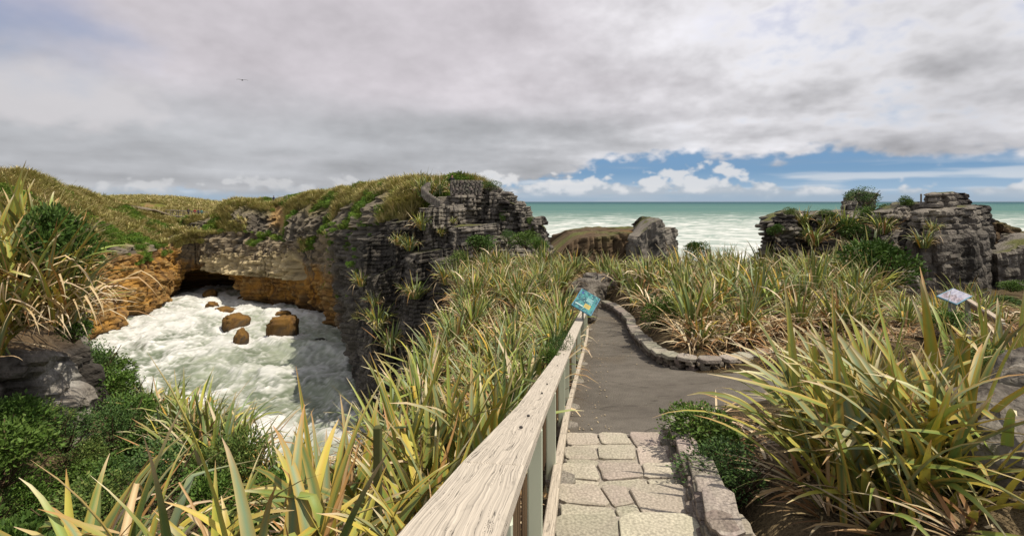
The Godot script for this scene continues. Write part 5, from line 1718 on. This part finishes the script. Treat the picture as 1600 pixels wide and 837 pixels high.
	# green shrubs, one by one: u, v of the foot, d, width, height
	for e in [[1035, 512, 16.2, 1.05, 1.0, "round bright green shrub right behind the low stone wall"], [1018, 490, 19.0, 0.8, 0.8, "darker green shrub left of the bright one by the wall"], [1115, 543, 14.3, 0.45, 0.3, "tiny green plant among dead leaves by the wall"], [1375, 450, 22.0, 2.6, 2.0, "big round green shrub left of the block pillar"], [1345, 465, 21.4, 1.6, 1.3, "green shrub under the big round one"], [1208, 424, 24.5, 0.9, 0.7, "round shrub at the foot of the sea edge crag"], [872, 552, 9.6, 0.42, 0.5, "small bright shrub leaning on the handrail's kink"], [863, 568, 8.9, 0.36, 0.4, "little green shrub at the left of the handrail below its kink"],
			[745, 395, 36.5, 2.2, 1.3, "green shrub at the foot of the lookout rocks"], [715, 430, 36.0, 2.0, 1.6, "dark green shrub below the pancake rock face"], [820, 385, 36.0, 1.9, 1.1, "green shrub under the right end of the headland"], [795, 378, 37.0, 1.2, 0.9, "small green shrub on the ledge of the headland's right side"], [845, 392, 34.0, 1.4, 0.9, "low green shrub beside the sea rock"], [1085, 400, 30.0, 1.2, 0.9, "green shrub on the bank before the surf"], [838, 366, 40.0, 0.9, 0.7, "green tuft on the headland's seaward end"],
			[832, 352, 40.5, 0.9, 0.7, "green tuft on the upper seaward ledge"], [765, 297, 45.0, 1.7, 0.9, "brownish bush at the right of the lookout parapet"], [785, 345, 42.0, 0.7, 0.9, "green tuft in a crack of the pancake rocks"],
			[1215, 366, 27.0, 0.8, 0.6, "bright shrub on the left face of the sea edge crag"], [1235, 340, 28.0, 0.8, 0.6, "bright shrub on the top left of the crag"], [1293, 342, 29.0, 1.0, 0.6, "green shrub on the grey crag top"], [1345, 322, 42.0, 2.6, 1.5, "dark bush growing on the far spire"], [1360, 352, 30.5, 1.5, 1.2, "bright green shrub filling the cleft between crags"], [1330, 375, 28.0, 1.4, 1.2, "dark green shrub at the base of the cleft"], [1388, 336, 31.0, 1.0, 0.7, "small bright shrub at the slab's left rim"], [1418, 324, 29.0, 0.8, 0.7, "small bush at the slab's top"], [1441, 342, 27.6, 0.6, 0.5, "tiny green tuft in the slab face"], [1580, 452, 24.0, 1.2, 0.5, "low green plants on the earthy bank at right"], [1570, 478, 20.0, 1.0, 0.5, "low green plants below the earthy bank at right"],
			[1535, 610, 6.4, 0.8, 0.6, "fresh green shrub above the bottom right boulder"], [1105, 700, 5.9, 0.9, 0.55, "dark green ground shrub right of the stairs wall"], [1130, 760, 5.0, 0.8, 0.5, "dark green ground shrub below the stairs wall"],
			[1480, 515, 13.0, 0.9, 0.6, "green shrub under the picture panel"]]:
		k += 1
		shrub(e[5], P(e[0], e[1], e[2]) - Vector3(0, 0.12, 0), Vector3(e[3], e[4], e[3]) * 1.15, k)
	# straw heaps and shrubs on the lip of the bluff
	for e in [[20, 520, 8.7, "straw heap hanging on the left lip of the bluff"], [60, 528, 9.0, "straw heap hanging in the middle of the bluff's lip"], [100, 525, 9.4, "straw heap hanging at the right lip of the bluff"], [125, 505, 10.4, "straw heap behind the right lip of the bluff"], [75, 500, 9.9, "straw heap under the tall shrub on the bluff"]]:
		rng.seed = int(e[0])
		var o := thing("dead_flax_heap", e[3], "dead leaves", P(e[0], e[1], e[2]), rng.randf() * 6.0)
		part("leaves", skirts[rng.randi() % 8], M.leaf, o, Transform3D(Basis().scaled(Vector3(1.2, 1.3, 1.2)), Vector3.ZERO), "stuff")
	for e in [[25, 690, 8.6, 1.0, 0.9, "dark shrub under the left end of the bluff"], [60, 680, 9.0, 0.9, 0.7, "dark shrub at the foot of the bluff's face"], [5, 740, 7.6, 1.1, 0.9, "shrub in the bottom left corner"], [100, 690, 9.3, 0.9, 0.7, "shrub below the right half of the bluff's face"], [115, 520, 10.2, 0.7, 0.6, "small dark shrub on the bluff's right shoulder"]]:
		k += 1
		shrub(e[5], P(e[0], e[1], e[2]) - Vector3(0, 0.2, 0), Vector3(e[3], e[4], e[3]) * 1.15, k)
	# left: shrubs below the bluff
	for e in [[90, 430, 9.3, 1.0, 1.35, "tall bright green shrub among the hanging flax at left"], [75, 392, 9.6, 0.8, 0.9, "bright shrub above the hanging flax at left"], [158, 606, 13.6, 1.3, 1.1, "dark green shrub at the right of the grey bluff"], [140, 590, 13.0, 1.1, 1.0, "shrub against the shoulder of the grey bluff"], [185, 628, 13.0, 1.2, 1.0, "shrub between the bluff and the draped flax"]]:
		k += 1
		shrub(e[5], P(e[0], e[1], e[2]) - Vector3(0, 0.2, 0), Vector3(e[3], e[4], e[3]) * 1.15, k)
	for p in fill(PackedVector2Array([Vector2(-10.4, 8.0), Vector2(-8.6, 9.3), Vector2(-8.9, 12.4), Vector2(-10.0, 13.4), Vector2(-9.0, 13.0), Vector2(-7.6, 10.8), Vector2(-5.5, 9.6), Vector2(-3.9, 8.8), Vector2(-3.0, 6.6), Vector2(-4.0, 4.6), Vector2(-7.5, 5.0)]), 0.74, 503):
		k += 1
		rng.seed = 5000 + k
		var s := rng.randf_range(0.75, 1.35)
		var far: String = "against the grey bluff" if p.x < -7.2 else ("towards the pool" if p.y > 8.4 else ("at the bottom edge" if p.y < 6.4 else "in the middle"))
		shrub("%s shrub of the thicket below the bluff, %s" % ["broad" if s > 1.23 else ("middling" if s > 1.06 else "small"), far], on_ground(p.x, p.y, 0.15), Vector3(s, s * rng.randf_range(0.6, 1.1), s), k + rng.randi() % 5, "shrubs in the thicket below the grey bluff")
	for p in [[-6.3, 11.0], [-7.0, 11.5], [-7.8, 12.1], [-8.6, 12.7], [-9.4, 13.3], [-5.6, 10.4], [-5.0, 9.9], [-6.6, 10.5], [-7.5, 11.2], [-5.8, 9.8], [-4.3, 9.5], [-6.9, 10.6]]:
		k += 1
		rng.seed = 5000 + k
		clump("yellow green flax on the cliff edge below the bluff", on_ground(p[0], p[1], 0.3), rng.randf_range(0.75, 1.0), [2, 6, 0, 4][k % 4], "flax clumps along the cliff edge below the bluff")

func near_plants() -> void:
	# right foreground, a bed of big flax
	flax("big flax with tall upright leaves in the middle of the right foreground", 3.75, 5.5, [36, 34, 14, 7, 8], 0.85, 0.36)
	flax("big flax beside the bottom right boulder, its tallest leaf the highest of all", 4.5, 6.1, [32, 28, 12, 6, 8], 0.88, 0.36)
	flax("flax with low yellow striped leaves nearest the flagstone stairs", 3.2, 4.9, [10, 40, 10, 20, 6], 0.95, 0.34)
	flax("flax with arching grey green leaves left of the tall ones", 3.75, 6.3, [22, 34, 14, 7, 6], 0.85, 0.36)
	flax("flax behind the tallest foreground leaves", 5.0, 7.4, [36, 18, 8, 3, 14], 0.85, 0.36)
	flax("flax at the right edge above the boulder", 6.9, 7.4, [34, 18, 8, 4, 14], 0.85, 0.36)
	flax("flax at the back of the right foreground bed", 6.3, 8.6, [30, 14, 6, 2, 16], 0.72, 0.36)
	flax("flax hiding the branch of the path", 5.7, 8.1, [26, 16, 6, 2, 14], 0.78, 0.36)
	flax("flax low at the bottom of the picture right of the stairs", 2.95, 4.2, [6, 28, 5, 16, 8], 0.98, 0.34)
	flax("flax at the bottom under the tall upright leaves", 3.55, 4.4, [8, 32, 6, 14, 10], 0.98, 0.34)
	flax("flax in front of the bottom right boulder's left side", 3.75, 4.9, [12, 26, 6, 12, 8], 0.8, 0.34)
	flax("flax at the far right edge behind the others", 8.4, 8.6, [28, 14, 6, 2, 14], 0.7, 0.36)
	flax("thin flax whose single highest leaf crosses the block pillar", 4.85, 5.7, [7, 0, 1, 0, 4], 1.22, 0.2)
	flax("low spreading flax at the bottom edge between stairs wall and boulder", 3.1, 3.9, [2, 30, 5, 12, 8], 0.8, 0.34)
	flax("low spreading flax under the bottom edge left of the boulder", 3.6, 4.1, [2, 26, 5, 10, 8], 0.75, 0.34)
	# left foreground, along the bottom
	flax("flax with long orange edged leaves at the bottom left", -1.95, 3.35, [4, 14, 5, 8, 14], 1.08)
	flax("flax at the bottom, its orange dry blade standing before the pool", -1.25, 3.2, [5, 14, 5, 6, 16], 1.0)
	flax("flax at the bottom left corner reaching over the shrubs", -2.75, 3.7, [3, 14, 5, 8, 16], 1.1)
	flax("dry flax at the bottom centre left of the stake", -1.55, 4.2, [4, 10, 4, 4, 24], 0.9)
	flax("tall flax right of the stake at bottom centre", -0.8, 4.5, [20, 6, 5, 4, 14], 0.98)
	flax("tall flax left of the nearest handrail board", -0.45, 5.5, [20, 8, 5, 3, 16], 0.95)
	flax("flax with broad grey green leaves near the handrail", -0.95, 5.6, [18, 8, 5, 3, 16], 0.95)
	flax("straw coloured flax on the edge above the pool", -1.85, 5.5, [12, 6, 4, 3, 24], 0.9)
	flax("flax in the bank with many dry tips, second row from the bottom", -1.4, 6.7, [18, 8, 4, 3, 18], 0.95)
	flax("flax on the cliff edge, second row from the bottom", -2.3, 6.8, [16, 8, 4, 3, 20], 0.95)
	flax("flax close to the handrail below its kink", -0.35, 7.0, [16, 8, 4, 3, 14], 0.85)
	flax("low flax with tan blades arching over the shrubs at far bottom left", -3.7, 4.3, [0, 12, 6, 6, 22], 1.1, 0.3)
	flax("flax with long drooping gold blades in the bottom left thicket", -4.6, 5.6, [0, 14, 6, 8, 22], 1.05, 0.3)
	flax("flax far down in the corner under the handrail", -0.65, 3.4, [8, 6, 2, 4, 10], 0.75)
	# hanging flax on the left bluff
	flax("flax fountain hanging over the top of the grey bluff", 0, 1, [14, 26, 8, 6, 40], 1.0, 0.4, P(60, 462, 8.9))
	flax("flax at the left edge high on the bluff", 0, 2, [20, 18, 6, 4, 30], 1.05, 0.35, P(12, 462, 8.8))
	flax("flax on the bluff's right shoulder with yellow leaves", 0, 3, [8, 22, 6, 12, 34], 0.85, 0.3, P(100, 490, 9.2))
	flax("flax crowning the bluff at the left edge of the picture", 0, 4, [30, 12, 5, 3, 16], 1.0, 0.35, P(28, 408, 10.2))
	flax("flax with long dead leaves trailing down the face of the bluff", 0, 5, [4, 14, 4, 4, 56], 1.0, 0.4, P(30, 500, 8.6))
	flax("flax reaching in from the left edge, lowest on the bluff", 0, 6, [3, 8, 3, 3, 10], 0.8, 0.2, P(-25, 560, 8.0))
	flax("flax with a skirt of straw at the right lip of the bluff", 0, 8, [4, 16, 4, 6, 50], 0.9, 0.35, P(78, 505, 8.9))
	flax("flax low on the lip of the bluff, left of the straw skirt", 0, 9, [6, 18, 4, 4, 44], 0.9, 0.35, P(-5, 520, 8.3))
	flax("flax behind the shoulder of the bluff beside the pool", 0, 10, [6, 16, 4, 6, 24], 0.8, 0.3, P(118, 500, 10.6))
	flax("flax on the crest behind the tall shrub", 0, 7, [26, 10, 4, 3, 14], 0.95, 0.35, P(75, 418, 11.0))
